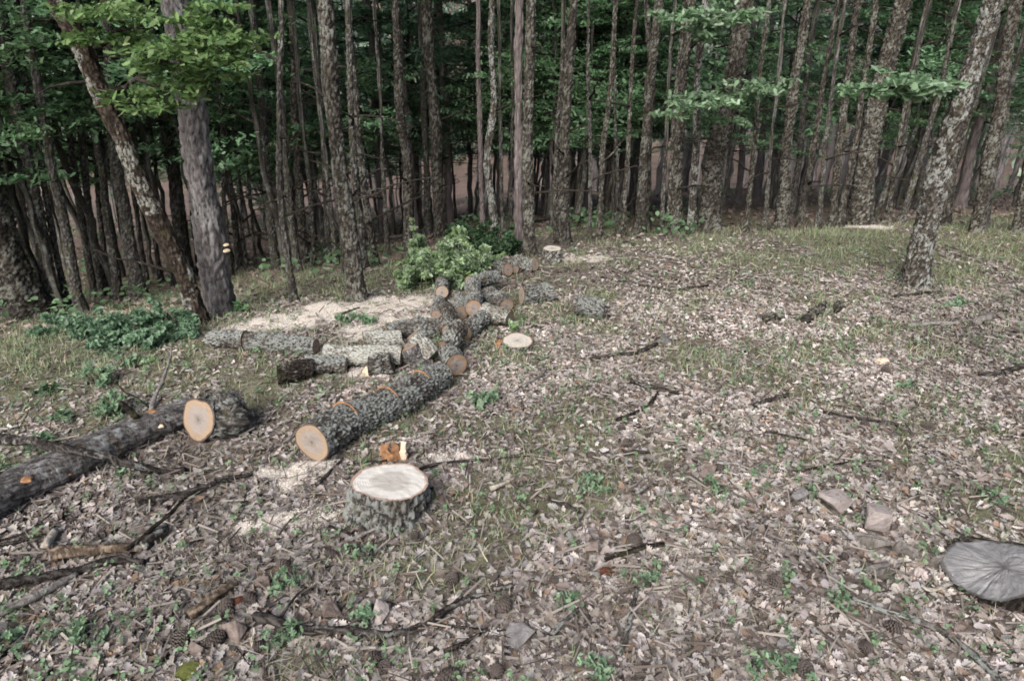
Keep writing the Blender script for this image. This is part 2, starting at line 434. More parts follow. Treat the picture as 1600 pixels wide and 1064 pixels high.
for (px, py, r) in [(1260, 378, 60), (1340, 378, 60), (1500, 376, 60), (1560, 374, 60), (1600, 378, 50), (1180, 405, 60), (1210, 365, 40), (1400, 372, 60), (1640, 378, 60)]:
    p = G(px, py); _MB.append((p[0], p[1], r * depth(p) / F))
def grassmask(x, y):
    e = edge(x)
    n1 = fbm(xy0(x, y, .9), 31, 3); n2 = fbm(xy0(x, y, 3.2), 41, 2)
    g = smooth(.02, .5, n1 * .9 + n2 * .6) * .75
    band = smooth(-2.4, -.6, y - e) * (1 - smooth(.4, 1.8, y - e))
    g = g + band * smooth(-.45, .25, n1 * .6 + n2 * .7) * .75
    for (a, b, r) in _MB:
        g = g + (1 - smooth(.3, 1.2, np.hypot(x - a, (y - b)) / r)) * .7
    left = smooth(-1.6, -2.4, x) * smooth(1.8, 2.6, y)
    g = g + left * .45 + smooth(-.4, .4, n2) * .35 * smooth(1.0, 2.5, y - e) * (1 - smooth(2.5, 5, y - e))
    return np.clip(g, 0, 1) * (1 - np.clip(sawmask(x, y) * 1.2, 0, 1))

def axis(parts):
    v = [parts[0][0]]
    for a, b, s in parts:
        n = max(1, int(round((b - a) / s))); v += list(np.linspace(a, b, n + 1)[1:])
    return np.array(v)
gx = axis([(-120, -40, 8), (-40, -12, 1.2), (-12, -6, .25), (-6, -2.6, .07), (-2.6, 2.6, .032), (2.6, 6, .07), (6, 12, .25), (12, 40, 1.2), (40, 120, 8)])
gy = axis([(-30, -2, 2), (-2, .8, .1), (.8, 4.2, .032), (4.2, 8, .05), (8, 20, .15), (20, 60, .8), (60, 170, 4)])
X, Y = np.meshgrid(gx, gy)
Z = H(X, Y)
near = (1 - smooth(5, 9, Y))
Z = Z + near * (.010 * vnoise(xy0(X, Y, 14), 77) + .006 * vnoise(xy0(X, Y, 30), 78)) - .004
sm = sawmask(X, Y)
Z = Z + sm * .012
msk = np.stack((grassmask(X, Y), smooth(.7, 2.2, Y - edge(X) + .7 * fbm(xy0(X, Y, .8), 61)) * .95, sm), -1)
idx = np.arange(X.size).reshape(X.shape)
q = np.stack((idx[:-1, :-1], idx[:-1, 1:], idx[1:, 1:], idx[1:, :-1]), -1).reshape(-1, 4)
ground = link('ground', np_mesh('ground', np.stack((X, Y, Z), -1).reshape(-1, 3), q, M_GROUND, col=msk.reshape(-1, 3)))
tag(ground, kind='structure')

# ------------------------------------------------------------------ leaf templates
def oak_leaf(lod, rng, dry=True):
    if lod == 0: prof = [.03, .10, .20, .13, .30, .19, .37, .24, .36, .20, .24, .03]
    elif lod == 1: prof = [.04, .26, .18, .36, .22, .04]
    else: prof = [.06, .36, .05]
    n = len(prof); t = np.linspace(0, 1, n)
    c1, c2, fold, tw = (rng.uniform(-1.2, 1.6), rng.uniform(-.5, .9), rng.uniform(-.2, .7), rng.uniform(-.8, .8)) if dry else (rng.uniform(.0, .7), 0, rng.uniform(.0, .3), 0)
    V = []
    for k in range(n):
        w = prof[k] * (1 + rng.uniform(-.15, .15))
        # curl the midrib like an arc
        a = c1 * (t[k] - .4); z0 = .35 * c1 * (t[k] - .45) ** 2 - .05; y = t[k] - .5
        b = tw * (t[k] - .5)
        for s in (-1, 0, 1):
            x, z = s * w, z0 + abs(s) * fold * w + s * c2 * .2 * w
            V.append((x * math.cos(b) - z * 0, y, z + x * math.sin(b)))
    V = np.array(V); I = np.arange(n * 3).reshape(n, 3); Fq = []
    for k in range(n - 1):
        for s in (0, 1): Fq.append((I[k, s], I[k, s + 1], I[k + 1, s + 1], I[k + 1, s]))
    return V, np.array(Fq)
L0 = [oak_leaf(0, RS) for _ in range(9)]
L1 = [oak_leaf(1, RS) for _ in range(9)]
L2 = [oak_leaf(2, RS) for _ in range(5)]
GL0 = [oak_leaf(0, RS, False) for _ in range(3)]
GL1 = [oak_leaf(1, RS, False) for _ in range(3)]
GL2 = [oak_leaf(2, RS, False) for _ in range(3)]

def palette(n, cols, wts, rng, j=.18):
    cols = np.array(cols); k = rng.choice(len(cols), n, p=np.array(wts) / sum(wts))
    return np.clip(cols[k] * (1 + rng.normal(0, j, (n, 1))) * (1 + rng.normal(0, .018, (n, 3))), .004, .9)

def in_view(x, y, z, m=60, side=60):
    d = np.stack((x, y, z), -1) - CAM
    f = d @ FWD; px = CX + F * (d @ RIGHT) / f; py = CY - F * (d @ UP) / f
    return (f > .2) & (px > -side) & (px < 1600 + side) & (py > -m) & (py < 1064 + m * 2)

def spread(n, y0, y1, rng, dens=None, m=260, side=800):
    n = int(n * 1.5)
    y = rng.uniform(y0, y1, n); x = rng.uniform(-1, 1, n) * (y * 1.23 + 1.65)
    if dens is not None:
        k = rng.uniform(0, 1, n) < dens(x, y); x, y = x[k], y[k]
    z = H(x, y)
    k = in_view(x, y, z, m, side)
    if EXCL:
        E = np.array(EXCL); w = np.where(k)[0]
        for c in np.array_split(w, max(1, len(w) // 4000)):
            k[c] = ~(np.hypot(x[c, None] - E[None, :, 0], y[c, None] - E[None, :, 1]) < E[None, :, 2]).any(1)
    return x[k], y[k], z[k]

EXCL = []          # places taken by stones, cones, sticks, logs

# ------------------------------------------------------------------ cut logs
def disc_from(ring, mat, name, inset=0.0, relief=.0015):
    ring = np.asarray(ring); n = len(ring); c = ring.mean(0)
    lv = [1.0, .95, .88, .78, .66, .54, .42, .3, .2, .1]
    V = [c + (ring - c) * k for k in lv] + [c[None]]
    V = np.concatenate(V); cav = np.concatenate([np.full(n, k) for k in lv] + [np.zeros(1)])
    I = np.arange(n * len(lv)).reshape(len(lv), n); nx = np.roll(I, -1, 1)
    q = np.stack((I[:-1], nx[:-1], nx[1:], I[1:]), -1).reshape(-1, 4)
    t = np.stack((I[-1], nx[-1], np.full(n, n * len(lv))), -1)
    nz = (vnoise(V * 60, 3) + (fbm(V * 14, 5) * 1.6 if relief > .003 else 0)) * relief
    if relief > .003:
        Q = V - c; an = np.arctan2(Q[:, 1], Q[:, 0]); wv = np.stack((np.cos(an) * 3.1, np.sin(an) * 3.1, cav * .6), -1)
        nz = nz - .006 * np.exp(-(vnoise(wv * 2.3, 8) / .10) ** 2) * smooth(.05, .5, cav) * (.3 + .7 * (vnoise(wv * .8, 18) > 0))
    V = V + np.stack((nz * 0, nz * 0, nz), -1) * (cav < .99)[:, None]
    return np_mesh(name, V, [q, t], mat, cav=cav, smooth_=False)

_ls = [0]
def add_log(label, A, ra, B, rb, bm=None, face=None, lift=(0, 0), rough=.016, group=None, sides=60, cuts=(), name='cut_log', bend=.0, oval=1.0, cat='log', cell=(.0145, .0145, .021), knobs=0):
    bm = bm or M_LOG; face = face or E_ORANGE
    _ls[0] += 1; s = _ls[0] * 13
    p0, r0 = PT(A[0], A[1], ra, lift[0]); p1, r1 = PT(B[0], B[1], rb, lift[1])
    r0 = r0 * 1.07; r1 = r1 * 1.07
    d = p1 - p0; L = np.linalg.norm(d)
    root = empty(name, p0, label, cat, group)
    root.rotation_mode = 'QUATERNION'
    root.rotation_quaternion = Vector(d).to_track_quat('Z', 'Y')
    n = max(12, int(L / .008)); t = np.linspace(0, 1, n)
    rg = np.random.RandomState(s)
    path = np.stack((bend * np.sin(t * math.pi) + .1 * r0 * np.sin(t * 7 + s), .08 * r0 * np.sin(t * 5 + s * 2), t * L), -1)
    path[:, :2] -= path[0, :2] * (1 - t[:, None]) + path[-1, :2] * t[:, None]
    rad = (r0 + (r1 - r0) * t) * (1 + .04 * np.sin(t * 11 + s)) - rough * .3
    for _ in range(knobs):
        tk = rg.uniform(.15, .85); rad *= 1 + rg.uniform(.08, .2) * np.exp(-((t - tk) * L / (.5 * r0)) ** 2)
    amp = smooth(0, .03, np.minimum(t, 1 - t) * L)
    for k_ in np.linspace(0, 1, 6): EXCL.append((p0[0] + d[0] * k_, p0[1] + d[1] * k_, (r0 + r1) * .38))
    V, q, tr, cav = tube(path, rad, sides, rough=rough, seed=s, cell=cell, cap=False, amp=amp, low=.20)
    link('bark', np_mesh('bark', V, [q], bm, cav=cav), root)
    link('cut_face', disc_from(V[:sides], face, 'cut_face'), root)
    link('cut_face', disc_from(V[-sides:][::-1], face, 'cut_face'), root)
    for (tc, a0, a1) in cuts:                      # thin open saw cuts with bright wood showing
        k = int(tc * (n - 1)); a = np.linspace(a0, a1, 30)
        up = root.rotation_quaternion.inverted() @ Vector((0, 0, 1)); up = math.atan2(up.y, up.x)
        rr = rad[k] + rough * .75
        ring = lambda q_, z: np.stack((q_ * np.cos(a + up) + path[k, 0], q_ * np.sin(a + up) + path[k, 1], np.full(30, z)), -1)
        th = np.sin(np.linspace(0, math.pi, 30)) ** .5
        z = path[k, 2]
        W = np.concatenate((ring(rr * .9, z - .003), ring(rr * (.90 + .085 * th), z - .003), ring(rr * (.90 + .085 * th), z + .003), ring(rr * .9, z + .003)))
        I = np.arange(120).reshape(4, 30)
        qq = np.stack((I[:-1, :-1], I[:-1, 1:], I[1:, 1:], I[1:, :-1]), -1).reshape(-1, 4)
        link('saw_cut', np_mesh('saw_cut', W, qq, M_CHIPO), root)
    return root, p0, p1, r0, r1

LG = 'logs cut from the felled oaks'
add_log('long thick log with three saw cuts across its lichened bark behind the pale stump', (487, 690), 33, (690, 584), 22, face=E_TAN, rough=.019, group=LG, cuts=((.24, -1.9, .9), (.52, -1.1, .8), (.80, -1.0, .7)), name='partly_sawn_log', sides=90)
add_log('round log with orange cut face at the far end of the long sawn log', (714, 571), 18, (699, 548), 15, group=LG, lift=(.01, .03))
add_log('short stout log with broad tan cut face against the end of the fallen trunk', (310, 656), 35, (372, 637), 29, face=E_TAN, rough=.020, group=LG, sides=80, knobs=2)
add_log('slim lichened log with two joined lengths lying leftmost below the sawdust', (494, 541), 12, (388, 533), 15, group=LG, knobs=2)
add_log('lichened log length butted against the left end of the slim log under the sawdust', (384, 532), 15, (328, 530), 13, group=LG)
add_log('crooked dark log with a narrow orange face beside the lichened lump', (541, 570), 13, (478, 569), 16, group=LG, bm=M_LOG, knobs=1)
add_log('darker end piece of the crooked log lying in the grass', (488, 576), 15, (434, 586), 16, group=LG, bm=M_DARK, rough=.014)
add_log('long whitish barked log lying across behind the lichened lump', (628, 555), 15, (507, 552), 15, group=LG, bm=M_WHITE, face=E_TAN, lift=(.015, .015), rough=.013)
add_log('squat lump of log thick with lichen in front of the whitish barked log', (576, 571), 17, (612, 567), 18, group=LG, bm=M_PALE, face=M_PALE, rough=.022, knobs=1)
add_log('dark smooth short log propped steeply on the whitish barked log', (638, 541), 16, (662, 574), 19, group=LG, bm=M_FELL, lift=(.06, -.085), rough=.012)
add_log('pale short log with round orange face peeping out above the dark propped log', (645, 523), 12, (674, 552), 13, group=LG, bm=M_WHITE, lift=(.13, .02), rough=.012)
add_log('thin pale lichened log lying behind the dark propped log', (628, 527), 13, (572, 530), 12, group=LG, bm=M_WHITE, lift=(.0, .0))
add_log('dark mottled log along the sawdust edge beside the heap', (604, 519), 13, (684, 512), 15, group=LG, knobs=2)
add_log('upper log pointing to the viewer from the bright shrub with a pinkish face', (691, 457), 11, (692, 432), 10, group=LG, face=E_TAN, lift=(.05, .0))
add_log('dark log below the pinkish faced one with its orange end over the sawdust', (681, 491), 9, (685, 464), 9, group=LG, lift=(.0, .0), bm=M_LOG)
add_log('pale lichened log lying down the middle of the heap', (703, 517), 13, (697, 480), 11, group=LG, bm=M_PALE, lift=(.05, .07))
add_log('log showing a small orange face low in the middle of the heap', (720, 489), 10, (716, 462), 9, group=LG)
add_log('log with the large brown orange face crowning the heap', (739, 482), 12.5, (738, 446), 13, group=LG, lift=(.06, .05), knobs=1)
add_log('thick shaggy log lying on top at the back of the heap', (733, 442), 10.5, (774, 433), 12, group=LG, bm=M_LOG, lift=(.07, .05), rough=.018)
add_log('mossy log with an oval orange face at the front right of the heap', (728, 519), 13.5, (756, 496), 13, group=LG, lift=(.0, .02), face=E_ORANGE)
add_log('pale lichen covered log leaning down the front of the heap', (719, 513), 16, (696, 546), 15, group=LG, bm=M_PALE, lift=(.08, .02), rough=.018)
add_log('log with a brown face behind the whitish one at the right of the heap', (792, 478), 12, (764, 460), 13, group=LG)
add_log('whitish log with a split brown face at the right foot of the heap', (796, 496), 13.5, (754, 484), 14, group=LG, bm=M_WHITE, lift=(.01, .035), rough=.014)
add_log('shaggy barrel shaped log lying sideways right of the heap', (815, 460), 15.5, (860, 456), 15, group=LG, rough=.018, face=E_TAN)
add_log('short log with a round tan face just in front of the small far stump', (836, 414), 11, (806, 408), 11, group=LG, face=E_TAN)
add_log('small log with an orange face half behind the bright shrub', (794, 422), 10.5, (776, 417), 9, group=LG)
add_log('thin end of a log tucked behind the small orange faced log', (806, 421), 7.5, (792, 412), 7.5, group=LG)
add_log('lone ragged log thick with lichen apart on open ground', (944, 484), 14, (898, 477), 16, group=LG, bm=M_LOG, face=E_OLD, rough=.022, knobs=2)

# ------------------------------------------------------------------ fallen trunk and its branches
def stick(label, pts, w0, w1=None, mat=None, name='fallen_branch', cat='branch', group='branches and sticks on the ground', lift=None, wig=.5, sides=9, forks=(), rough=.12, ends=None, lifted=None):
    mat = mat or M_STICK
    w1 = w0 * .6 if w1 is None else w1
    w0, w1 = (w0 * 1.3, w1 * 1.3) if w0 >= 9 else (w0 * 1.05, w1 * 1.05)
    P = []
    for k, (px, py) in enumerate(pts):
        t = k / (len(pts) - 1); w = w0 + (w1 - w0) * t
        lf = (lift[k] if lift else 0)
        P.append(PT(px, py, w / 2 * .9, lf + .010)[0])
    P = np.array(P)
    for k in range(len(P) - 1):
        for u_ in np.linspace(0, 1, 6):
            if not lift or max(lift) < .03: EXCL.append((P[k][0] + (P[k + 1][0] - P[k][0]) * u_, P[k][1] + (P[k + 1][1] - P[k][1]) * u_, max(.008, w0 / 2.2 * depth(P[k]) / F)))
    d0 = depth(P[0]); d1 = depth(P[-1])
    r0, r1 = w0 / 2 * d0 / F, w1 / 2 * d1 / F
    rg = np.random.RandomState(int(abs(pts[0][0] * 7 + pts[0][1] * 3 + 5)))
    acc = Acc()
    base = P[len(P) // 2].copy(); base[2] = H(base[0], base[1])
    path, t = resample(P, .018, wig * max(r0, .004), rg)
    acc.add(*tube(path - base, r0 + (r1 - r0) * t + r0 * .12 * np.sin(t * 19), sides, rough=rough * r0, seed=rg.randint(999), cell=(.012, .012, .05)))
    for (fp, fw, fl) in forks:
        Q = np.array([PT(px, py, fw / 2 * .9, (fl[k] if fl else 0) + .006)[0] for k, (px, py) in enumerate(fp)])
        path, t = resample(Q, .018, wig * .004, rg); r = fw / 2 * depth(Q[0]) / F
        acc.add(*tube(path - base, r * (1 - .55 * t), 7, rough=rough * r, seed=rg.randint(999), cell=(.012, .012, .05)))
    o = link(name, acc.mesh(name, mat), None, base)
    return tag(o, label, cat, group)

# trunk: root with bark, knots, stub and two cut faces
tp = [(-40, 796, 29), (30, 757, 28), (110, 721, 27), (190, 685, 25), (262, 655, 23), (300, 640, 21)]
TP = [PT(a, b, c) for a, b, c in tp]
tbase = TP[2][0].copy(); tbase[2] = H(tbase[0], tbase[1])
troot = empty('fallen_tree', tbase, 'long fallen trunk with smooth blotched bark running off the picture', 'fallen trunk')
path, t = resample([np.append(p, r) for p, r in TP], .016)
V, q, tr, cav = tube(path[:, :3] - tbase, path[:, 3] * .97, 52, rough=.010, seed=71, cell=(.018, .018, .05), cap=False)
link('bark', np_mesh('bark', V, [q], M_FELL, cav=cav), troot)
link('cut_face', disc_from(V[:52], E_TAN, 'cut_face'), troot); link('cut_face', disc_from(V[-52:], E_TAN, 'cut_face'), troot)
def on_trunk(px, py):                # nearest surface point of the fallen trunk towards the camera
    d = ray(px, py); d = d / np.linalg.norm(d)
    W = V + tbase; w = W - CAM; t_ = w @ d
    miss = np.linalg.norm(w - t_[:, None] * d, axis=1); k = np.argsort(miss)[:8]
    return W[k[np.argmin(t_[k])]]
s0 = on_trunk(213, 650); s1 = at_y(187, 628, s0[1])
path, t = resample([s0 - tbase, (s0 + s1) / 2 - tbase + np.array((0.005, 0, .004)), s1 - tbase], .012)
a = Acc(); a.add(*tube(path, .016 - .006 * t, 10, rough=.003, seed=3, cell=(.012, .012, .04))); link('branch_stub', a.mesh('branch_stub', M_DARK), troot)
for px, py, rp, m in ((240, 641, 10, M_CHIPO), (252, 668, 7, M_CHIPP), (45, 748, 13, M_CHIPO), (108, 742, 4, M_CHIPO)):
    p = on_trunk(px, py); r = rp * depth(p) / F
    bm_ = bmesh.new(); bmesh.ops.create_icosphere(bm_, subdivisions=3, radius=1)
    for v in bm_.verts:
        c = np.array(v.co); k = 1 + .35 * float(vnoise(c * 2.1 + px, 5)); v.co = Vector(c * k * r * np.array((.8, .55, .28)))
    me = bpy.data.meshes.new('bare_knot'); bm_.to_mesh(me); bm_.free(); me.materials.append(m)
    link('bare_knot', me, troot, p - tbase)

stick('dark broken branch lying across the long fallen trunk', [(-10, 683), (30, 688), (115, 706), (140, 708), (200, 722), (250, 737), (292, 733)], 13, 7, M_STICK, lift=[.09, .10, .135, .13, .06, .0, .0], sides=12,
      forks=(([(205, 722), (222, 742), (240, 737)], 7, [.04, 0, 0]),))
stick('thin grey stick standing up behind the fallen trunk beside the stout log', [(236, 640), (248, 608), (262, 572), (268, 545)], 7, 3, M_GREY, lift=[.0, .03, .05, .06])
stick('thin dark twig arching from the fallen trunk top', [(232, 636), (215, 622), (196, 613), (182, 600)], 3, 2, M_DARK, lift=[.06, .08, .06, .03], name='fallen_twig', cat='twig')
stick('grey rough branch lying alone below the fallen trunk', [(212, 785), (255, 777), (300, 768), (345, 752), (396, 741)], 11, 5, M_STICK)
stick('dark raised stick with a snapped tip above the rotten branch', [(197, 858), (232, 830), (262, 805), (284, 782)], 7, 5, M_DARK, lift=[.015, .04, .05, .055])
stick('rotten branch with pale peeled patches in the lower left grass', [(82, 868), (112, 860), (150, 858), (190, 856), (222, 850)], 16, 11, M_ROT, sides=12, rough=.3)
stick('crumbling lichened branch end beyond the rotten branch', [(222, 852), (240, 838), (258, 824)], 15, 10, M_PALE, sides=12, rough=.3)
stick('dark lichened branch along the picture edge below the rotten branch', [(-10, 916), (50, 906), (105, 893), (150, 880), (190, 873), (226, 876)], 12, 8, M_STICK, rough=.25)
stick('pale stripped branch with a fork at the picture edge', [(-10, 957), (40, 938), (85, 915), (122, 894)], 13, 7, M_GREY, forks=(([(60, 930), (95, 912), (125, 904), (150, 908)], 6, None),))
stick('short whitish stick leaning by the rotten branch', [(70, 856), (78, 843), (86, 828)], 10, 9, M_PEEL)
stick('thin dark stick with raised tip near the trunk foot', [(-10, 846), (20, 840), (48, 828), (82, 801)], 4, 2.5, M_DARK, lift=[0, .01, .02, .05])
stick('thin dark stick flat below the raised tip one', [(-10, 852), (25, 848), (66, 836)], 6, 4, M_STICK)
stick('orange peeled stick between the cones in the lower grass', [(296, 962), (322, 940), (346, 924), (370, 909)], 13, 9, M_ROT, rough=.25)
stick('dark short stick between the long sawn log and the pale stump', [(494, 757), (508, 744), (522, 731), (536, 716)], 6, 4, M_STICK)
stick('thin stick flat behind the pale stump', [(552, 722), (575, 722), (604, 719)], 5, 4, M_STICK)
stick('long straight twig running away beside the wood chips', [(655, 732), (690, 724), (740, 719), (830, 712)], 5, 2, M_STICK)
stick('grey stick leaning at the foot of the pale stump', [(553, 840), (585, 827), (612, 815), (634, 803)], 6, 4, M_GREY, lift=[0, .005, .015, .025])
stick('short stick end left of the pale stump foot', [(514, 822), (535, 829), (555, 838)], 5, 4, M_STICK)
stick('branching dark lichened bough across the lower leaves', [(398, 962), (440, 972), (490, 982), (540, 984), (590, 992), (640, 984), (672, 972), (700, 948), (735, 932), (772, 922), (800, 913)], 12, 5, M_STICK, rough=.25,
      forks=(([(436, 966), (450, 945), (466, 925), (478, 917)], 6, [.01, .02, .03, .035]), ([(672, 973), (720, 980), (770, 985), (830, 987), (858, 990)], 6, None), ([(706, 945), (722, 930), (735, 912)], 5, [.0, .015, .02])))
stick('dark twig beneath the branching bough', [(695, 1018), (725, 1003), (752, 988)], 8, 5, M_DARK)
stick('bent dark stick beside the branching bough tip', [(862, 992), (875, 975), (892, 962), (902, 950)], 8, 6, M_LOG)
stick('upright running thin stick among the lower leaves', [(968, 1022), (980, 990), (988, 960), (993, 928), (995, 905)], 8, 5, M_LOG)
stick('short thick dark stick in front of the long pine cone', [(946, 873), (975, 863), (1010, 855), (1038, 849)], 8, 6, M_DARK)
stick('long lichened branch slanting out of the lower right corner', [(1332, 933), (1375, 952), (1425, 965), (1470, 985), (1515, 1018), (1580, 1080)], 7, 13, M_LOG, rough=.2)
stick('grey bent stick among pale leaves left of the old stump', [(1260, 862), (1282, 880), (1298, 900), (1308, 914)], 7, 5, M_GREY)
stick('whitish forked twig lying at the old stump side', [(1440, 912), (1450, 925), (1468, 918), (1488, 911)], 6, 6, M_PEEL, forks=(([(1463, 916), (1460, 900), (1459, 884)], 4, [0, .015, .03]),))
stick('dark branch lying behind the old cracked stump', [(1500, 843), (1530, 846), (1565, 849), (1610, 852)], 8, 6, M_STICK)
stick('short pale stick beside the leaf clump right of the chips', [(766, 764), (782, 758), (802, 748)], 8, 5, M_PEEL)
stick('short dark stick pointing at the herb clump', [(858, 778), (880, 785), (906, 799)], 7, 5, M_STICK)
stick('small pale stick with dark end in open leaves', [(994, 770), (1005, 762), (1020, 754)], 5, 4, M_GREY)
stick('dark short twig flat in the middle leaves', [(975, 706), (995, 704), (1018, 705)], 6, 4, M_STICK)
stick('dark bent stick slanting in the middle of the clearing', [(964, 656), (988, 646), (1010, 634), (1030, 614)], 6, 4, M_DARK)
stick('thick dark stick lying above the slanting bent one', [(985, 595), (1005, 601), (1030, 606), (1062, 614)], 8, 5, M_STICK)
stick('long curved dark branch pointing at the purple stone', [(922, 560), (955, 555), (985, 552), (1010, 545), (1026, 536)], 5, 6, M_STICK)
stick('curved grey root like stick below the flat white stump', [(818, 604), (832, 594), (846, 586), (853, 574)], 5, 4, M_GREY)
stick('straight dark stick right of the middle clearing', [(1286, 644), (1320, 650), (1360, 656), (1408, 664)], 5, 6, M_STICK)
stick('thin curved twig below the straight dark stick', [(1246, 737), (1285, 728), (1330, 721), (1374, 719)], 4, 2.5, M_DARK, name='fallen_twig', cat='twig')
stick('forked grey stick lying over the reddish stone', [(1120, 724), (1148, 722), (1172, 732), (1202, 746)], 6, 4, M_GREY, forks=(([(1172, 733), (1185, 724), (1200, 722)], 5, None),))
stick('thin twig on the bright leaves of the middle right', [(1196, 675), (1230, 681), (1268, 689)], 4, 3, M_STICK, name='fallen_twig', cat='twig')
stick('pale bleached stick lying near the mossy root lumps', [(1420, 508), (1455, 505), (1500, 505)], 7, 6, M_GREY)
stick('broken pale stick end beside the bleached stick', [(1524, 504), (1536, 498), (1546, 492)], 9, 8, M_GREY)
stick('dark branch half buried at the far right edge', [(1530, 585), (1560, 582), (1612, 570)], 6, 9, M_STICK)
stick('short dark stick near the edge of the middle leaves', [(1178, 632), (1205, 624), (1232, 617)], 5, 7, M_STICK)
stick('very thin twig on the far grassy rise', [(998, 445), (1025, 449), (1052, 453)], 3.4, 2.5, M_STICK, name='fallen_twig', cat='twig')
stick('thin dark twig touching the very thin one on the rise', [(1060, 453), (1085, 449), (1106, 446)], 3.6, 2.5, M_DARK, name='fallen_twig', cat='twig')
stick('arched thin twig under the far oak roots', [(967, 381), (980, 377), (993, 382)], 3, 2.5, M_STICK, name='fallen_twig', cat='twig', lift=[0, .02, 0])
stick('thin stick poking out of the sawdust by green sprigs', [(528, 493), (545, 486), (562, 480)], 3.5, 2.5, M_DARK, lift=[0, .02, .04])
stick('dark stick lying on the slope in front of the bare oak', [(1400, 462), (1435, 459), (1470, 455)], 4, 3, M_STICK)
stick('pale fallen pole lying far down among the trees', [(588, 374), (605, 371), (628, 368)], 4, 4, M_GREY, name='fallen_pole', cat='branch')
stick('dark fallen pole lying on the brown forest floor behind the oaks', [(835, 346), (860, 343), (905, 338)], 4.5, 3, M_STICK, name='fallen_pole', cat='branch')

# ------------------------------------------------------------------ stumps
def stump(label, base, top, rpx, flare, face, barkm, seed, tilt=(0, 0), sides=110, rough=.022, group=None, oval=1.0, name='tree_stump'):
    b = G(*base); tp_ = at_y(top[0], top[1], b[1]); h = max(tp_[2] - b[2], .012); r = rpx * depth(tp_) / F
    root = empty(name, b, label, 'stump', group)
    n = max(8, int((h + .05) / .006)); z = np.linspace(-.05, h, n); u = np.clip(z / h, 0, 1)
    V, q, tr, cav = tube(np.stack((z * 0 + (tp_[0] - b[0]) * u, z * 0, z), -1), r * (1 + flare * (1 - u) ** 1.6), sides, rough=rough * .75, seed=seed, cell=(.020, .020, .046), cap=False, amp=.25 + .75 * smooth(0, .035, h - z), low=.07)
    EXCL.append((b[0], b[1], r * 1.02))
    a = np.arctan2(V[:, 1], V[:, 0]); uu = np.clip(V[:, 2] / h, 0, 1)
    lob = 1 + (.03 + .10 * flare * (1 - uu)) * np.sin(a * 3 + seed) + .025 * np.sin(a * 5 + seed * 2) + .012 * np.sin(a * 9 + seed)
    V[:, 0] *= lob * oval; V[:, 1] *= lob
    V[:, 2] += uu * (tilt[0] * V[:, 0] + tilt[1] * V[:, 1])
    link('bark', np_mesh('bark', V, [q], barkm, cav=cav), root)
    link('cut_face', disc_from(V[-sides:], face, 'cut_face', relief=.0035 if face is E_OLD else .0015), root)
    return root, b, h, r

SG = 'stumps left in the clearing'
S1 = stump('big fresh stump with pale cut top and shaggy mossy bark near the sawn log', (609, 795), (611, 751), 58, .15, E_PALE, M_LOG, 4, tilt=(.03, -.20), rough=.030, group=SG, oval=1.02)
stump('flat white stump cut level with the ground right of the heap', (808, 541), (808, 532), 24, .05, E_WHITE, M_LOG, 9, tilt=(-.02, .02), group=SG, rough=.012)
stump('small far stump with bright cream top beside spilled sawdust', (862, 409), (863, 388), 14, .12, E_WHITE, M_PALE, 15, tilt=(0, -.05), group=SG, rough=.016, sides=48)
stump('old grey stump with cracked weathered top at the lower right', (1566, 903), (1568, 885), 83, .05, E_OLD, M_DARK, 22, tilt=(-.04, -.36), group=SG, rough=.03, oval=1.05)

def chunk(label, name, cat, px, py, wpx, hpx, mat, seed, group=None, sink=.14, yaw=None, dpx=None, n=9, facet=.0, lift=0.0):
    """an angular stone or chip: hull of random points, bevelled and roughened"""
    p = G(px, py + hpx * .35); d = depth(p); W = wpx * d / F / 2; Hh = hpx * d / F / 2 * 1.05
    EXCL.append((p[0], p[1], W * .85)); EXCL.append((p[0], p[1] - W * .35, W * .75))
    rg = np.random.RandomState(seed)
    bm_ = bmesh.new()
    pts = rg.normal(0, 1, (n, 3)); pts /= np.linalg.norm(pts, axis=1)[:, None]
    pts = np.sign(pts) * np.abs(pts) ** .7
    for v in pts: bm_.verts.new(v)
    bmesh.ops.convex_hull(bm_, input=bm_.verts)
    bmesh.ops.delete(bm_, geom=[v for v in bm_.verts if not v.link_faces], context='VERTS')
    bmesh.ops.bevel(bm_, geom=bm_.edges[:], offset=.035, segments=2, affect='EDGES')
    bmesh.ops.triangulate(bm_, faces=bm_.faces[:])
    bmesh.ops.subdivide_edges(bm_, edges=bm_.edges[:], cuts=2, use_grid_fill=True)
    co = np.array([v.co for v in bm_.verts]); mx = np.abs(co).max(0)
    k = 1 + .035 * fbm(co * 2.5 + seed, seed, 3)[:, None] + .02 * vnoise(co * 9, seed)[:, None]
    co = co / mx * k * np.array((W, (dpx * d / F / 2 if dpx else W * .75), Hh))
    for v, c in zip(bm_.verts, co): v.co = Vector(c)
    me = bpy.data.meshes.new(name); bm_.to_mesh(me); bm_.free(); me.materials.append(mat)
    for pl in me.polygons: pl.use_smooth = False
    o = link(name, me, None, p + np.array((0, 0, Hh * (1 - 2 * sink) + lift)))
    o.rotation_euler = (0, 0, rg.uniform(-.3, .3) if yaw is None else yaw)
    return tag(o, label, cat, group)

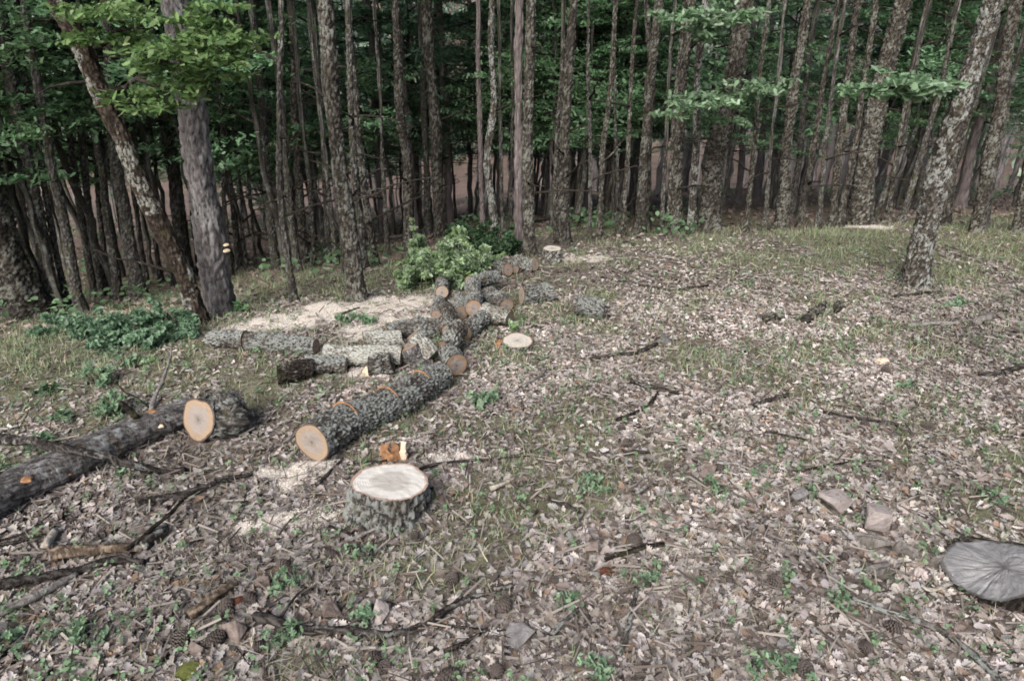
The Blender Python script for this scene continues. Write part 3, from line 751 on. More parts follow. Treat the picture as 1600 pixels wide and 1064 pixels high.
RG = 'stones among the leaves'
for a in (('pinkish flat stone behind the angular block stone', 1302, 781, 50, 30, M_ROCKP), ('angular block stone with a brown front face near the old stump', 1368, 807, 50, 44, M_ROCKP),
          ('small grey stone at the far end of the pinkish stones', 1243, 773, 32, 20, M_ROCKG), ('small purple grey stone at the tip of the curved branch', 1041, 529, 20, 15, M_ROCKG),
          ('long pinkish stone standing slanted above the branching bough', 581, 952, 54, 34, M_ROCKP), ('grey brown square stone next to the slanted pinkish one', 522, 950, 34, 28, M_ROCKB),
          ('large lumpy brown stone among cones in the lower left', 362, 978, 50, 42, M_ROCKB), ('reddish pitted stone touching the large lumpy brown stone', 313, 1002, 34, 32, M_ROCKB),
          ('small rusty stone below the pale sawdust', 410, 906, 28, 24, M_ROCKB), ('little brown and dark stone alone in open leaves', 1098, 902, 32, 24, M_ROCKB),
          ('flat grey stone under the tip of the branching bough', 815, 990, 52, 24, M_ROCKG), ('rust coloured flat stone behind the short thick stick', 926, 855, 28, 20, M_ROCKB),
          ('reddish stone beneath the forked grey stick', 1104, 736, 32, 18, M_ROCKB), ('dull grey stone by a cone at the bottom right', 1218, 1002, 24, 20, M_ROCKG),
          ('pale wedge stone in the leaves above the pinkish flat stone', 1386, 697, 24, 16, M_ROCKP), ('small triangular pink stone up near the bare oak', 1404, 500, 13, 9, M_ROCKP),
          ('dull stone on the grass beyond the forked stick', 1182, 570, 20, 12, M_ROCKG), ('grey blunt stone at the lower left picture edge', 6, 975, 34, 20, M_ROCKG)):
    chunk(a[0], 'stone', 'stone', a[1], a[2], a[3], a[4], a[5], int(a[1] * 3 + a[2]), RG)
chunk('low green moss cushion in the bottom left leaves', 'moss_cushion', 'moss', 296, 1044, 44, 16, M_MOSS, 5, sink=.4, n=30)
CG = 'wood chips by the stumps'
def chip(label, px, py, wpx, hpx, mat, seed, lean=0.0, bhide=0.0):
    p = G(px, py + hpx / 2); d = depth(p); w, h = wpx * d / F, hpx * d / F * 1.1
    rg = np.random.RandomState(seed); bm_ = bmesh.new(); n = 7
    rows = []
    for k in range(n):
        z = h * k / (n - 1); tw_ = w * (1 - .6 * k / n * rg.uniform(.2, 1)) / 2; th = w * .30 * (1 - .6 * k / n)
        c = rg.uniform(-.12, .12) * w
        rows.append([bm_.verts.new((c + sx * tw_ * rg.uniform(.85, 1.1), sy * th * rg.uniform(.8, 1.2), z + rg.uniform(-.04, .10) * h * (k == n - 1) * 2 - (.01 if k == 0 else 0))) for sx, sy in ((-1, -1), (1, -1), (1, 1), (-1, 1))])
    for a_, b_ in zip(rows[:-1], rows[1:]):
        for k in range(4): bm_.faces.new((a_[k], a_[(k + 1) % 4], b_[(k + 1) % 4], b_[k]))
    bm_.faces.new(rows[0][::-1]); bm_.faces.new(rows[-1])
    me = bpy.data.meshes.new('wood_chip'); bm_.to_mesh(me); bm_.free(); me.materials.append(mat)
    o = link('wood_chip', me, None, p); o.rotation_euler = (rg.uniform(-.1, .2), lean, rg.uniform(-.5, .5))
    tag(o, label, 'wood chip', CG)
chip('broad orange wood chip standing behind the pale stump', 606, 708, 20, 26, M_CHIPO, 1, -.1)
chip('dark rusty wood chip between the orange and pale chips', 619, 706, 13, 28, M_CHIPO, 2, .05)
chip('pale upright splinter of wood behind the pale stump', 630, 703, 12, 30, M_CHIPP, 3, .12)
chip('rusty chip at the edge of the flat white stump', 777, 536, 10, 13, M_CHIPO, 4, .3)
chip('pale chip lying at the back of the log heap by the sawdust', 709, 458, 9, 7, M_CHIPP, 5, .4)
chip('pale splintered chip beside the lichened lump', 574, 579, 18, 14, M_CHIPP, 6, .5)
chip('white chip lying in the grass of the right slope', 1378, 564, 22, 6, M_CHIPP, 8, .2)

# old grey root wood near the weathered stump, dark root lumps on the slope
RW = 'old root wood'
for i_, (lab, px, py, w_, h_, yaw) in enumerate((('weathered grey root wood lying under the angular block stone', 1362, 842, 66, 20, -.15), ('weathered grey root slab beside the old stump', 1412, 856, 44, 22, -.5), ('grey pointed root shard flat in front of the old stump', 1374, 886, 52, 16, .35), ('rotting knob of root against the old stump side', 1464, 872, 26, 20, .2))):
    o_ = chunk(lab, 'root_wood', 'root', px, py, w_, h_, M_GREY, 41 + i_ * 3, RW, sink=.22, yaw=yaw, dpx=w_ * .36, n=16)
    for v_ in o_.data.vertices: v_.co.z += .10 * h_ / F * 2.4 * math.sin(v_.co.y * 260 + v_.co.x * 30)
for lab, pts, w0, w1, m in (('mossy dark root lump bent like a hook on the slope', [(1262, 496), (1272, 490), (1280, 478), (1288, 474)], 11, 5, M_OAK), ('low dark root lump beside the mossy hooked one', [(1194, 497), (1206, 493), (1222, 494)], 9, 6, M_OAK),
                             ('small black root stub beyond the hooked root lump', [(1308, 484), (1312, 476), (1313, 470)], 9, 6, M_OAK)):
    stick(lab, pts, w0, w1, m, name='root_wood', cat='root', group='old root wood', sides=14, rough=.35, wig=.8)

# ------------------------------------------------------------------ pine cones
def cone_mesh(seed, slim, mat):
    rg = np.random.RandomState(seed); V, Fq = [], []
    n = 84
    for i in range(n):
        t = (i + .5) / n; ph = i * 2.39996; prof = math.sin(math.pi * (t * .86 + .10)) ** .75
        rr = .5 * prof * slim; z = t - .5
        c, s = math.cos(ph), math.sin(ph); e = .30 * prof * slim + .06; w = .16 * prof * slim + .03
        rad = np.array((c, s, 0)); tan = np.array((-s, c, 0)); up = np.array((0, 0, 1.0))
        b = rad * rr * .35 + up * (z - .05); tip = rad * (rr * .75 + e * .55) + up * (z + .10 + rg.uniform(-.02, .02)); k = len(V)
        V += [b - tan * w * .4, b + tan * w * .4, tip + tan * w, tip - tan * w, tip + rad * .05 - up * .07 + tan * w * .6, tip + rad * .05 - up * .07 - tan * w * .6, b - up * .06]
        Fq += [(k, k + 1, k + 2, k + 3), (k + 3, k + 2, k + 4, k + 5), (k + 5, k + 4, k + 6, k + 6)]
    V = np.array(V); q = [f for f in Fq if len(set(f)) == 4]; t3 = [f[:3] for f in Fq if len(set(f)) == 3]
    return np_mesh('pine_cone', V, [np.array(q), np.array(t3)], mat, smooth_=False)
CM = [cone_mesh(1, .80, M_CONE), cone_mesh(2, .72, M_CONE), cone_mesh(3, .9, M_CONE)]; CMR = cone_mesh(4, .8, M_CONER)
LAND = [('the pale stump', 609, 790), ('the old grey stump', 1555, 890), ('the angular block stone', 1368, 807), ('the branching bough', 640, 985), ('the lumpy brown stone', 362, 978),
        ('the short thick dark stick', 990, 860), ('the straight dark stick', 1350, 655), ('the forked grey stick', 1160, 730), ('the slanting bent stick', 997, 637), ('the bottom right branch', 1425, 965)]
ORD = ['nearest to', 'second nearest to', 'third nearest to', 'fourth nearest to', 'fifth nearest to', 'sixth nearest to', 'seventh nearest to', 'eighth nearest to']
cones = [(552, 857, 22), (518, 866, 22), (443, 884, 24), (566, 827, 18), (647, 837, 18), (706, 906, 24), (786, 949, 28), (585, 1027, 22), (603, 1043, 26), (702, 1058, 30), (776, 1050, 28), (990, 847, 26), (946, 893, 20), (865, 908, 16),
         (284, 1000, 30), (338, 1000, 28), (355, 949, 28), (373, 940, 20), (393, 936, 22), (407, 1010, 26), (1045, 729, 14), (924, 710, 13), (980, 692, 14), (971, 668, 13), (1069, 648, 12), (1122, 730, 17), (1383, 579, 13), (1378, 642, 14), (1351, 662, 13),
         (1450, 667, 15), (1565, 596, 13), (1233, 597, 12), (1209, 911, 24), (1395, 982, 26), (1352, 1012, 28), (1256, 1048, 30), (905, 627, 11), (1320, 868, 17), (660, 822, 16), (1206, 498, 9), (1140, 905, 14), (848, 586, 11)]
used = {}
rng = np.random.RandomState(51)
for (px, py, w) in sorted(cones, key=lambda c: min(math.hypot(c[0] - l[1], (c[1] - l[2]) * 1.6) for l in LAND)):
    l = min(LAND, key=lambda l: math.hypot(px - l[1], (py - l[2]) * 1.6)); k = used.get(l[0], 0); used[l[0]] = k + 1
    red = (px, py) in ((946, 893), (373, 940))
    p = G(px, py + 4); s = w * depth(p) / F * rng.uniform(.68, 1.0); EXCL.append((p[0], p[1], s * .5))
    o = link('pine_cone', CMR if red else CM[rng.randint(3)], None, p + np.array((0, 0, s * .36)))
    o.rotation_euler = (rng.uniform(1.1, 1.9), rng.uniform(-.4, .4), rng.uniform(0, 6.28)); o.scale = (s, s, s * rng.uniform(1, 1.3))
    tag(o, ('reddish crumbling pine cone, ' if red else 'dark open pine cone, ') + ORD[k] + ' ' + l[0], 'pine cone', 'fallen pine cones')

# ------------------------------------------------------------------ foliage makers
GREENS = {
    'bright': ([(.155, .255, .085), (.205, .31, .12), (.10, .18, .065), (.27, .35, .16)], [4, 3, 3, 1]),
    'mid': ([(.165, .295, .14), (.225, .37, .185), (.10, .195, .09), (.30, .42, .24)], [4, 3, 3, 1]),
    'blue': ([(.175, .335, .165), (.25, .43, .23), (.115, .225, .11), (.36, .50, .32)], [4, 3, 2, 1.4]),
    'herb': ([(.23, .35, .21), (.29, .41, .26), (.15, .25, .145), (.34, .43, .28)], [4, 3, 2, 1]),
    'spray': ([(.22, .34, .19), (.30, .42, .27), (.14, .24, .12), (.40, .50, .36)], [4, 3, 3, 1]),
    'teal': ([(.165, .275, .165), (.22, .34, .21), (.105, .185, .11), (.30, .40, .28)], [4, 3, 2, 1.4]),
    'silver': ([(.33, .46, .26), (.42, .54, .34), (.22, .34, .16), (.52, .60, .45), (.27, .38, .14)], [4, 3, 2, 2, 2]),
    'dark': ([(.065, .125, .06), (.095, .17, .08), (.042, .085, .04)], [4, 3, 3]),
    'pine': ([(.125, .205, .135), (.17, .26, .175), (.085, .145, .095)], [4, 3, 3]),
}
def leaves_at(P, size, pal, tmps, rng, tilt=.5, squash=None):
    cols, wts = GREENS[pal]
    S = rng.uniform(size * .65, size * 1.3, len(P)); S = np.stack((S * rng.uniform(.55, .9, len(P)), S, S), -1)
    return scatter(tmps, P, rots(len(P), rng, tilt), S, palette(len(P), cols, wts, rng, .16), rng)

def cloud(cs, rad, n, rng, flat=.4, hollow=.0):
    """points spread in flattened uneven clumps around the given centres"""
    out_ = []
    for c, r, k in zip(cs, rad, n):
        sub = rng.normal(0, .42, (max(3, k // 26), 3)) * r * np.array((1, 1, flat))
        pick = rng.randint(0, len(sub), k)
        out_.append(np.asarray(c) + sub[pick] + rng.normal(0, .17, (k, 3)) * r * np.array((1, 1, flat * .8)))
    return np.concatenate(out_)

def limb(acc, p0, p1, r0, r1, sag, rng, sides=6, step=.12):
    m = (np.asarray(p0) + np.asarray(p1)) / 2 + np.array((rng.uniform(-.08, .08), rng.uniform(-.08, .08), sag))
    path, t = resample([p0, m, p1], step, .02, rng)
    acc.add(*tube(path, r0 + (r1 - r0) * t, sides))
    return path

def crown_mesh(name, V, Fq, C, acc, leaf, wood):
    bv, bq, bt, bc = np.concatenate(acc.V), np.concatenate(acc.Q), np.concatenate(acc.T), np.concatenate(acc.C)
    n = len(V); lf = [Fq, bq + n] + ([bt + n] if len(bt) else [])
    me = np_mesh(name, np.concatenate((V, bv)), lf, leaf, col=np.concatenate((C, np.full((len(bv), 3), .05))), cav=np.concatenate((np.zeros(n), bc)))
    me.materials.append(wood)
    mi = np.zeros(len(me.polygons), np.int32); mi[len(Fq):] = 1; me.polygons.foreach_set('material_index', mi)
    return me

# crowns shared by the oaks at the clearing edge (above the picture for the most part)
def oak_crown(seed):
    rng = np.random.RandomState(seed); acc = Acc(); cs, rd, nn = [], [], []
    for k in range(13):
        z = rng.uniform(-1.6, 1.6); a = k * 2.4 + rng.uniform(-.4, .4); L = rng.uniform(1.0, 2.1) * (1 - .18 * abs(z)); el = rng.uniform(.15, .75)
        e = np.array((math.cos(a) * L, math.sin(a) * L, z + el * L * .7))
        path = limb(acc, (0, 0, z), e, .045, .012, .1, rng)
        for f in (.55, .8, 1.0):
            cs.append(path[int(f * (len(path) - 1))] + rng.normal(0, .15, 3)); rd.append(rng.uniform(.45, .75)); nn.append(9)
    V, Fq, C = leaves_at(cloud(cs, rd, nn, rng, .6), .12, 'mid', L2, rng, .6)
    return crown_mesh('oak_crown', V, Fq, C, acc, M_LEAF, M_DARK)
OAKC = [oak_crown(s) for s in (101, 102, 103)]

def young_oak(seed, pal):
    """thin understory oak: trunk, layered branches, flat sprays of leaves"""
    rng = np.random.RandomState(seed); h = rng.uniform(3.7, 4.6)
    path, t = resample([(0, 0, -.1), (rng.uniform(-.12, .12), 0, h * .4), (rng.uniform(-.2, .2), rng.uniform(-.2, .2), h)], .2, .03, rng)
    tr = Acc(); tr.add(*tube(path, .032 * (1 - .75 * t) * (1 + .4 * np.exp(-t * h / .12)), 9, rough=.012, seed=seed)); acc = Acc(); cs, rd, nn = [], [], []
    for k in range(15):
        z = 1.15 + (h - 1.2) * (k + rng.uniform(0, 1)) / 15; a = k * 2.4 + rng.uniform(-.5, .5); L = rng.uniform(.6, 1.45) * (1 - .35 * z / h)
        b = path[np.argmin(abs(path[:, 2] - z))]
        e = b + np.array((math.cos(a) * L, math.sin(a) * L, rng.uniform(.02, .32) * L))
        pt = limb(acc, b, e, .013, .004, .08, rng, 5)
        for f in (.5, .72, .9, 1.0):
            cs.append(pt[int(f * (len(pt) - 1))] + rng.normal(0, .07, 3)); rd.append(rng.uniform(.28, .60)); nn.append(92)
    V, Fq, C = leaves_at(cloud(cs, rd, nn, rng, .24), .052, pal, GL1, rng, .45)
    return tr.mesh('young_trunk', M_BG), crown_mesh('young_crown', V, Fq, C, acc, M_LEAF, M_DARK)
YOUNG = [young_oak(201, 'blue'), young_oak(202, 'mid'), young_oak(203, 'blue'), young_oak(204, 'mid'), young_oak(205, 'blue'), young_oak(206, 'dark')]

ndl = []
for k in range(4):
    rg = np.random.RandomState(k); V, T = [], []
    for j in range(15):
        d = rg.normal(0, 1, 3) + np.array((0, .5, .25)); d /= np.linalg.norm(d); s = np.cross(d, (0, 0, 1.0)); s /= np.linalg.norm(s) + 1e-6
        i = len(V); V += [-s * .035, s * .035, d * rg.uniform(.6, 1)]; T.append((i, i + 1, i + 2))
    ndl.append((np.array(V), np.array(T)))
def pine(seed, mat, low):
    rng = np.random.RandomState(seed); h = rng.uniform(12, 14.5)
    path, t = resample([(0, 0, -.2), (rng.uniform(-.15, .15), rng.uniform(-.1, .1), h * .5), (rng.uniform(-.25, .25), rng.uniform(-.2, .2), h)], .25, .03, rng)
    tr = Acc(); tr.add(*tube(path, (.070 if low < 3 else .095) * (1 - .72 * t) * (1 + .35 * np.exp(-t * h / .25)), 10, rough=.018, seed=seed, cell=(.04, .04, .12))); acc = Acc(); P = []
    for k in range(7):                                   # dead snags on the bare lower trunk
        z = rng.uniform(1.2, low); a = rng.uniform(0, 6.28); L = rng.uniform(.3, 1.1); b = path[np.argmin(abs(path[:, 2] - z))]
        limb(acc, b, b + np.array((math.cos(a) * L, math.sin(a) * L, rng.uniform(-.25, .15))), .011, .003, .03, rng, 4)
    for k in range(26):
        z = low + (h - low) * (k + rng.uniform(0, 1)) / 26; a = k * 2.4 + rng.uniform(-.4, .4); L = rng.uniform(.9, 1.8) * (1 - .5 * (z - low) / (h - low)); b = path[np.argmin(abs(path[:, 2] - z))]
        e = b + np.array((math.cos(a) * L, math.sin(a) * L, rng.uniform(-.35, .25) * L))
        pt = limb(acc, b, e, .018, .005, .08, rng, 4, .15)
        for f in np.linspace(.3, 1, 20 if k < 12 else 5): P.append(pt[int(f * (len(pt) - 1))] + rng.normal(0, .15, 3) * np.array((1, 1, .55)) * (1.1 if f > .5 else .6))
    P = np.array(P); cols, wts = GREENS['pine']
    V, T, C = scatter(ndl, P, rots(len(P), rng, .6), rng.uniform(.15, .27, len(P)), palette(len(P), cols, wts, rng), rng)
    return tr.mesh('pine_trunk', mat), crown_mesh('pine_crown', V, T, C, acc, M_NEEDLE, M_DARK)
PINES = [pine(301, M_PINE2, 3.4), pine(302, M_PINE, 5.0), pine(303, M_PINE2, 5.5), pine(304, M_PINE2, 2.3), pine(305, M_PINE, 6.0)]

def place(kind, var, loc, s, rz, lean, label, cat, group):
    root = empty(kind, loc, label, cat, group)
    root.scale = (s, s, s); root.rotation_euler = (lean[0], lean[1], rz)
    link('trunk', var[0], root); link('crown', var[1], root)
    return root

# ------------------------------------------------------------------ trees one can tell apart
_ts = [0]
def tree(label, w0, w1, pts, mat=None, kind='oak_tree', group=None, height=None, flare=.45, crown=True, rough=.017, sprays=None, limbs=None, pal='mid', cell=(.026, .026, .034), ndead=0, lsize=.045):
    mat = mat or M_OAK
    _ts[0] += 1; s = _ts[0] * 7
    rng = np.random.RandomState(s)
    b = G(*pts[0]); P = [at_y(px, py, b[1] + .0 * k) for k, (px, py) in enumerate(pts)]
    P[0] = b
    d0 = depth(b); w = np.interp(np.linspace(0, 1, len(P)), (0, 1), (w0, w1))
    rr = [w[k] / 2 * depth(P[k]) / F for k in range(len(P))]
    height = height or rng.uniform(8.5, 10.5)
    top = P[-1]; prev = P[-2] if len(P) < 3 else P[-3] if len(P) > 3 else P[0]
    dv = (top - prev); dv /= max(dv[2], .3); dv[0] = max(-.35, min(.35, dv[0]))
    extra = max(height - (top[2] - b[2]), 1.2)
    up = top + np.array((dv[0] * extra * .6, rng.uniform(-.2, .2), extra))
    P = [b - np.array((0, 0, .08))] + P[1:] + [up]; rr.append(rr[-1] * .42)
    P4 = [np.append(p, r) for p, r in zip(P, rr)]
    nv = len(P4) - 1; st = .018 if d0 < 8 else .026 if d0 < 11 else .05
    pa_, _ = resample(P4[:nv], st); pb_, _ = resample([pa_[-1], (pa_[-1] + P4[-1]) / 2, P4[-1]], .12)
    path = np.concatenate((pa_, pb_[1:]))
    zz = path[:, 2] - b[2]
    jig = np.stack([.022 * fbm(np.stack((zz * 1.3 + s, zz * 0 + k * 9, zz * 0), -1), 7, 2) for k in range(2)], -1) * np.clip(zz, 0, 1)[:, None]
    path[:, :2] += jig * (d0 / 8)
    rad = path[:, 3] * (1 + flare * np.exp(-np.clip(zz, 0, 9) / .11)) * (1 + .05 * np.sin(zz * 6 + s) + .05 * vnoise(np.stack((zz * 3, zz * 0 + s, zz * 0), -1), 8))
    root = empty(kind, b, label, 'tree', group)
    rg = rough * min(1.6, max(.6, path[0, 3] / .09))
    V, q, tr, cav = tube(path[:, :3] - b, rad - rg * .25, (44 if w0 > 24 else 32) if d0 < 9.5 else 22, rough=rg * 1.15, seed=s, cell=cell)
    # buttress roots
    a = np.arctan2(V[:, 1], V[:, 0]); g = np.exp(-np.clip(V[:, 2], 0, 9) / .10)
    V[:, :2] *= (1 + .22 * g * np.sin(a * 3 + s) + .1 * g * np.sin(a * 5 + s * 2))[:, None]
    link('trunk', np_mesh('trunk', V, [q, tr], mat, cav=cav), root)
    if limbs or ndead:
        for lp in (limbs or []):
            acc = Acc()
            Q = np.array([at_y(px, py, b[1] + dy) for px, py, dy in lp]) - b; pa, tt = resample(Q, .05, .012, rng)
            acc.add(*tube(pa, .020 * d0 / 6 * (1 - .75 * tt), 7, rough=.004, seed=s)); link('branch', acc.mesh('branch', M_DARK), root)
        for _ in range(ndead):
            acc = Acc()
            k = rng.randint(int(len(path) * .12), int(len(path) * .7)); a_ = rng.uniform(0, 6.28); L = rng.uniform(.3, .9)
            e = path[k, :3] - b + np.array((math.cos(a_) * L, math.sin(a_) * L, rng.uniform(-.1, .3)))
            limb(acc, path[k, :3] - b, e, .012, .003, .05, rng, 5); link('branch', acc.mesh('branch', M_DARK), root)
    if sprays:
        cs = [at_y(px, py, b[1] + dy) - b for px, py, r, n, dy in sprays]; rd = [1.45 * r * d0 / F for px, py, r, n, dy in sprays]
        for c_, r_, sp in zip(cs, rd, sprays):
            V, Fq, C = leaves_at(cloud([c_], [r_], [int(sp[3] * 2.1)], rng, .26), lsize, pal, GL0 if d0 < 8 else GL1, rng, .5)
            link('foliage', np_mesh('foliage', V, Fq, M_LEAF, col=C), root)
    if crown:
        k = int(len(path) * .88); c = path[k, :3] - b; cm = OAKC[s % 3]
        sc = rng.uniform(.85, 1.15)
        o = link('crown', cm, root, c); o.scale = (sc,) * 3; o.rotation_euler = (0, 0, rng.uniform(0, 6.28))
    return root

GL_ = 'dark oak trunks standing left of the leaning oak'
GM_ = 'slim trunks on the brown slope between the big pine and the bright shrub'
GC_ = 'slim trunks behind the clearing edge in the middle'
GR_ = 'slim trunks behind the clearing edge on the right'
LL, LM, LC, LR = ('dark slender trunk among the row left of the leaning oak', 'dark slim trunk on the brown slope between the big pine and bright shrub',
                  'slim trunk just behind the grassy edge in the middle of the wood', 'slim leaning trunk just behind the grassy edge of the right wood')
T = tree
T('massive lichened trunk leaning out of the picture at the far left', 56, 50, [(46, 496), (22, 430), (2, 370), (-20, 290), (-60, 150)], M_OAK, rough=.022)
T(LL, 11, 10, [(21, 497), (6, 440), (-8, 400)], M_BG, group=GL_)
T('thick dark trunk close behind the massive lichened one', 24, 18, [(88, 490), (72, 410), (52, 320), (40, 260), (24, 180), (8, 70), (0, 0)], M_BG)
T(LL, 11, 9, [(108, 486), (97, 440), (84, 380), (70, 300), (58, 190), (40, 120), (12, 40), (0, 0)], M_BG, group=GL_)
T(LL, 18, 13, [(132, 490), (121, 463), (108, 387), (94, 323), (81, 260), (66, 170), (48, 60), (40, 0)], M_BG, group=GL_)
T(LL, 13, 9, [(148, 466), (137, 402), (127, 344), (117, 273), (110, 203), (95, 117), (84, 38), (80, 0)], M_BG, group=GL_)
T(LL, 14, 10, [(162, 470), (152, 402), (145, 356), (137, 285), (128, 200), (112, 80), (104, 0)], M_BG, group=GL_)
T(LL, 10, 8, [(172, 455), (163, 400), (156, 330), (150, 240)], M_BG, group=GL_)
T(LL, 14, 10, [(186, 472), (176, 392), (167, 336), (161, 268), (150, 216), (141, 160), (130, 60)], M_BG, group=GL_)
T(LL, 23, 15, [(217, 468), (203, 387), (193, 323), (183, 280), (176, 200), (168, 100), (162, 0)], M_BG, group=GL_)
T(LL, 9, 7, [(229, 445), (220, 385), (211, 310), (205, 240)], M_BG, group=GL_)
T(LL, 9, 7, [(252, 442), (244, 392), (236, 330), (230, 260)], M_BG, group=GL_)
T('leaning oak blotched with white lichen at the edge of the green bushes', 30, 31, [(312, 503), (292, 438), (270, 392), (252, 356), (228, 306), (206, 260), (190, 215), (165, 165), (137, 89), (96, 13), (85, -20)], M_MOT, ndead=3, rough=.018, pal='bright',
  limbs=[[(172, 147, 0), (195, 135, -.1), (215, 120, -.25), (255, 105, -.4), (302, 98, -.5)], [(150, 75, 0), (180, 50, -.1), (230, 40, -.3)], [(215, 122, -.25), (240, 140, -.3), (290, 138, -.4)]],
  sprays=[(300, 72, 50, 330, -.5), (352, 66, 42, 260, -.5), (185, 22, 42, 170, -.2), (232, 152, 34, 130, -.3), (292, 136, 36, 180, -.4), (330, 112, 30, 110, -.5), (205, 62, 32, 110, -.1), (380, 90, 22, 70, -.5), (345, 30, 40, 160, -.4), (260, 95, 36, 150, -.4), (160, 20, 36, 110, -.2), (140, 60, 30, 90, -.2)])
T('brown trunk half hidden between the leaning oak and the big pine', 20, 22, [(296, 436), (287, 387), (277, 311), (269, 260), (262, 200), (252, 140), (240, 0)], M_BG)
T(LL, 8, 7, [(311, 432), (303, 360), (296, 270), (288, 170)], M_BG, group=GL_)
bp = T('big straight pine with fissured grey purple bark', 46, 43, [(347, 488), (336, 430), (327, 361), (318, 310), (311, 260), (300, 178), (286, 90), (272, 13), (268, -20)], M_PINE, kind='pine_tree', rough=.018, cell=(.022, .022, .085), flare=.18)
b0 = G(347, 488); rad_ = 23 * depth(b0) / F
for px, py, r in ((353, 383, 5), (354, 392, 6)):
    p = at_y(px, py, b0[1] - .02); bm_ = bmesh.new(); bmesh.ops.create_icosphere(bm_, subdivisions=3, radius=r * depth(b0) / F)
    for v in bm_.verts: v.co.z *= .55 if v.co.z > 0 else .3; v.co *= 1 + .15 * float(vnoise(np.array(v.co) * 60, 3))
    me = bpy.data.meshes.new('bracket_fungus'); bm_.to_mesh(me); bm_.free(); me.materials.append(M_FUNG)
    tag(link('bracket_fungus', me, None, p), 'pale bracket fungus on the side of the big pine, ' + ('upper of two' if py < 386 else 'lower of two'), 'fungus', 'bracket fungi on the big pine')
for w, pts, m in ((8, [(361, 432), (356, 380), (350, 300), (344, 200), (338, 100)], M_BG), (8, [(372, 424), (366, 350), (360, 260)], M_BG), (6, [(384, 422), (381, 380), (374, 300)], M_BG), (5, [(398, 420), (395, 360), (390, 280)], M_BG),
                  (14, [(433, 424), (425, 370), (418, 280), (410, 180), (400, 60)], M_BG), (12, [(460, 470), (451, 412), (443, 349), (438, 273), (436, 150), (440, 30)], M_BG), (13, [(466, 424), (457, 360), (448, 290), (442, 190)], M_BG),
                  (14, [(477, 414), (472, 360), (468, 290), (462, 180), (458, 60)], M_OAK), (9, [(490, 417), (486, 350), (480, 260)], M_BG), (8, [(514, 412), (511, 350), (506, 270), (500, 150)], M_BG), (9, [(525, 414), (519, 350), (512, 280)], M_BG),
                  (13, [(569, 424), (562, 350), (554, 280), (548, 160), (545, 30)], M_BG), (13, [(588, 417), (579, 360), (568, 300), (560, 220), (552, 100)], M_OAK), (8, [(538, 428), (532, 360)], M_BG), (8, [(606, 400), (602, 320), (598, 220)], M_BG)):
    T(LM, w, w * .8, pts, m, group=GM_, ndead=4 if w > 8 else 2)
T('tall straight oak with olive flaky bark near the middle left', 29, 24, [(560, 470), (553, 415), (544, 350), (533, 280), (526, 225), (515, 127), (511, 60), (508, -10)], M_OAK, ndead=4, rough=.020)
T('oak trunk rising behind the bright green shrub', 18, 12, [(640, 392), (638, 330), (636, 260), (628, 200), (623, 76), (620, -10)], M_OAK, ndead=3)
T('dark trunk to the right of the one behind the bright shrub', 12, 9, [(669, 368), (668, 300), (665, 220), (662, 120)], M_BG)
T('slender oak with pale flakes rising at the dark shrub', 19, 17, [(689, 372), (686, 300), (683, 240), (677, 170), (669, 90), (665, -10)], M_OAK, ndead=4)
T('slim reddish pine trunk right above the dark shrub', 9, 8, [(755, 372), (753, 280), (752, 180), (748, 60)], M_PINE2, kind='pine_tree')
T('wavy grey lichened trunk above the right end of the dark shrub', 13, 10, [(775, 376), (769, 320), (761, 262), (764, 220), (771, 170), (768, 80), (771, -10)], M_PALE, ndead=2)
T(LC, 7, 6, [(787, 368), (784, 300), (783, 200)], M_BG, group=GC_)
T(LC, 6, 5, [(797, 364), (798, 280), (800, 180)], M_BG, group=GC_)
T('straight reddish pine beside the oak at the small far stump', 16, 13, [(810, 392), (811, 320), (812, 240), (812, 120), (811, -10)], M_PINE2, kind='pine_tree', cell=(.03, .03, .12))
T('straight flaky oak beside the small far stump', 19, 16, [(829, 400), (826, 330), (824, 240), (827, 120), (831, -10)], M_OAK, ndead=3)
T('slim grey trunk tight against the second straight oak', 10, 8, [(870, 378), (869, 300), (872, 200), (878, 60)], M_OAK)
T('straight flaky oak second from the small far stump', 19, 14, [(882, 380), (879, 310), (880, 240), (884, 150), (893, 50), (899, -10)], M_OAK, ndead=3)
for w, pts, m in ((9, [(899, 356), (905, 320), (913, 280), (916, 200)], M_OAK), (7, [(922, 378), (922, 300), (923, 200), (921, 80), (920, -10)], M_BG), (10, [(937, 376), (938, 320), (943, 230), (952, 140), (960, 0)], M_OAK), (10, [(952, 341), (960, 310), (974, 262), (994, 195)], M_GREY),
                  (6, [(964, 368), (965, 300), (962, 200), (960, 60)], M_BG), (8, [(974, 370), (977, 310), (983, 220), (990, 60)], M_OAK), (8, [(1035, 365), (1036, 300), (1040, 220)], M_BG), (9, [(1045, 365), (1047, 300), (1052, 200), (1064, 60)], M_OAK)):
    T(LC, w, w * .75, pts, m, group=GC_, ndead=2)
T('twin stemmed oak, front stem with pale lichened root foot', 15, 15, [(1000, 366), (1003, 300), (1008, 240), (1016, 130), (1030, 20), (1036, -20)], M_OAK, ndead=2, flare=.8)
T('darker rear stem touching the twin stemmed oak', 13, 9, [(1010, 358), (1012, 290), (1014, 220), (1020, 120), (1014, 20), (1010, -20)], M_OAK)
T('leafy oak standing left of the pale barked one', 18, 15, [(1058, 364), (1057, 310), (1058, 240), (1066, 150), (1076, 50), (1080, -20)], M_OAK)
T('pale barked oak next to the big mossy footed oak', 13, 11, [(1080, 366), (1083, 300), (1086, 230), (1092, 110), (1104, 0)], M_PALE)
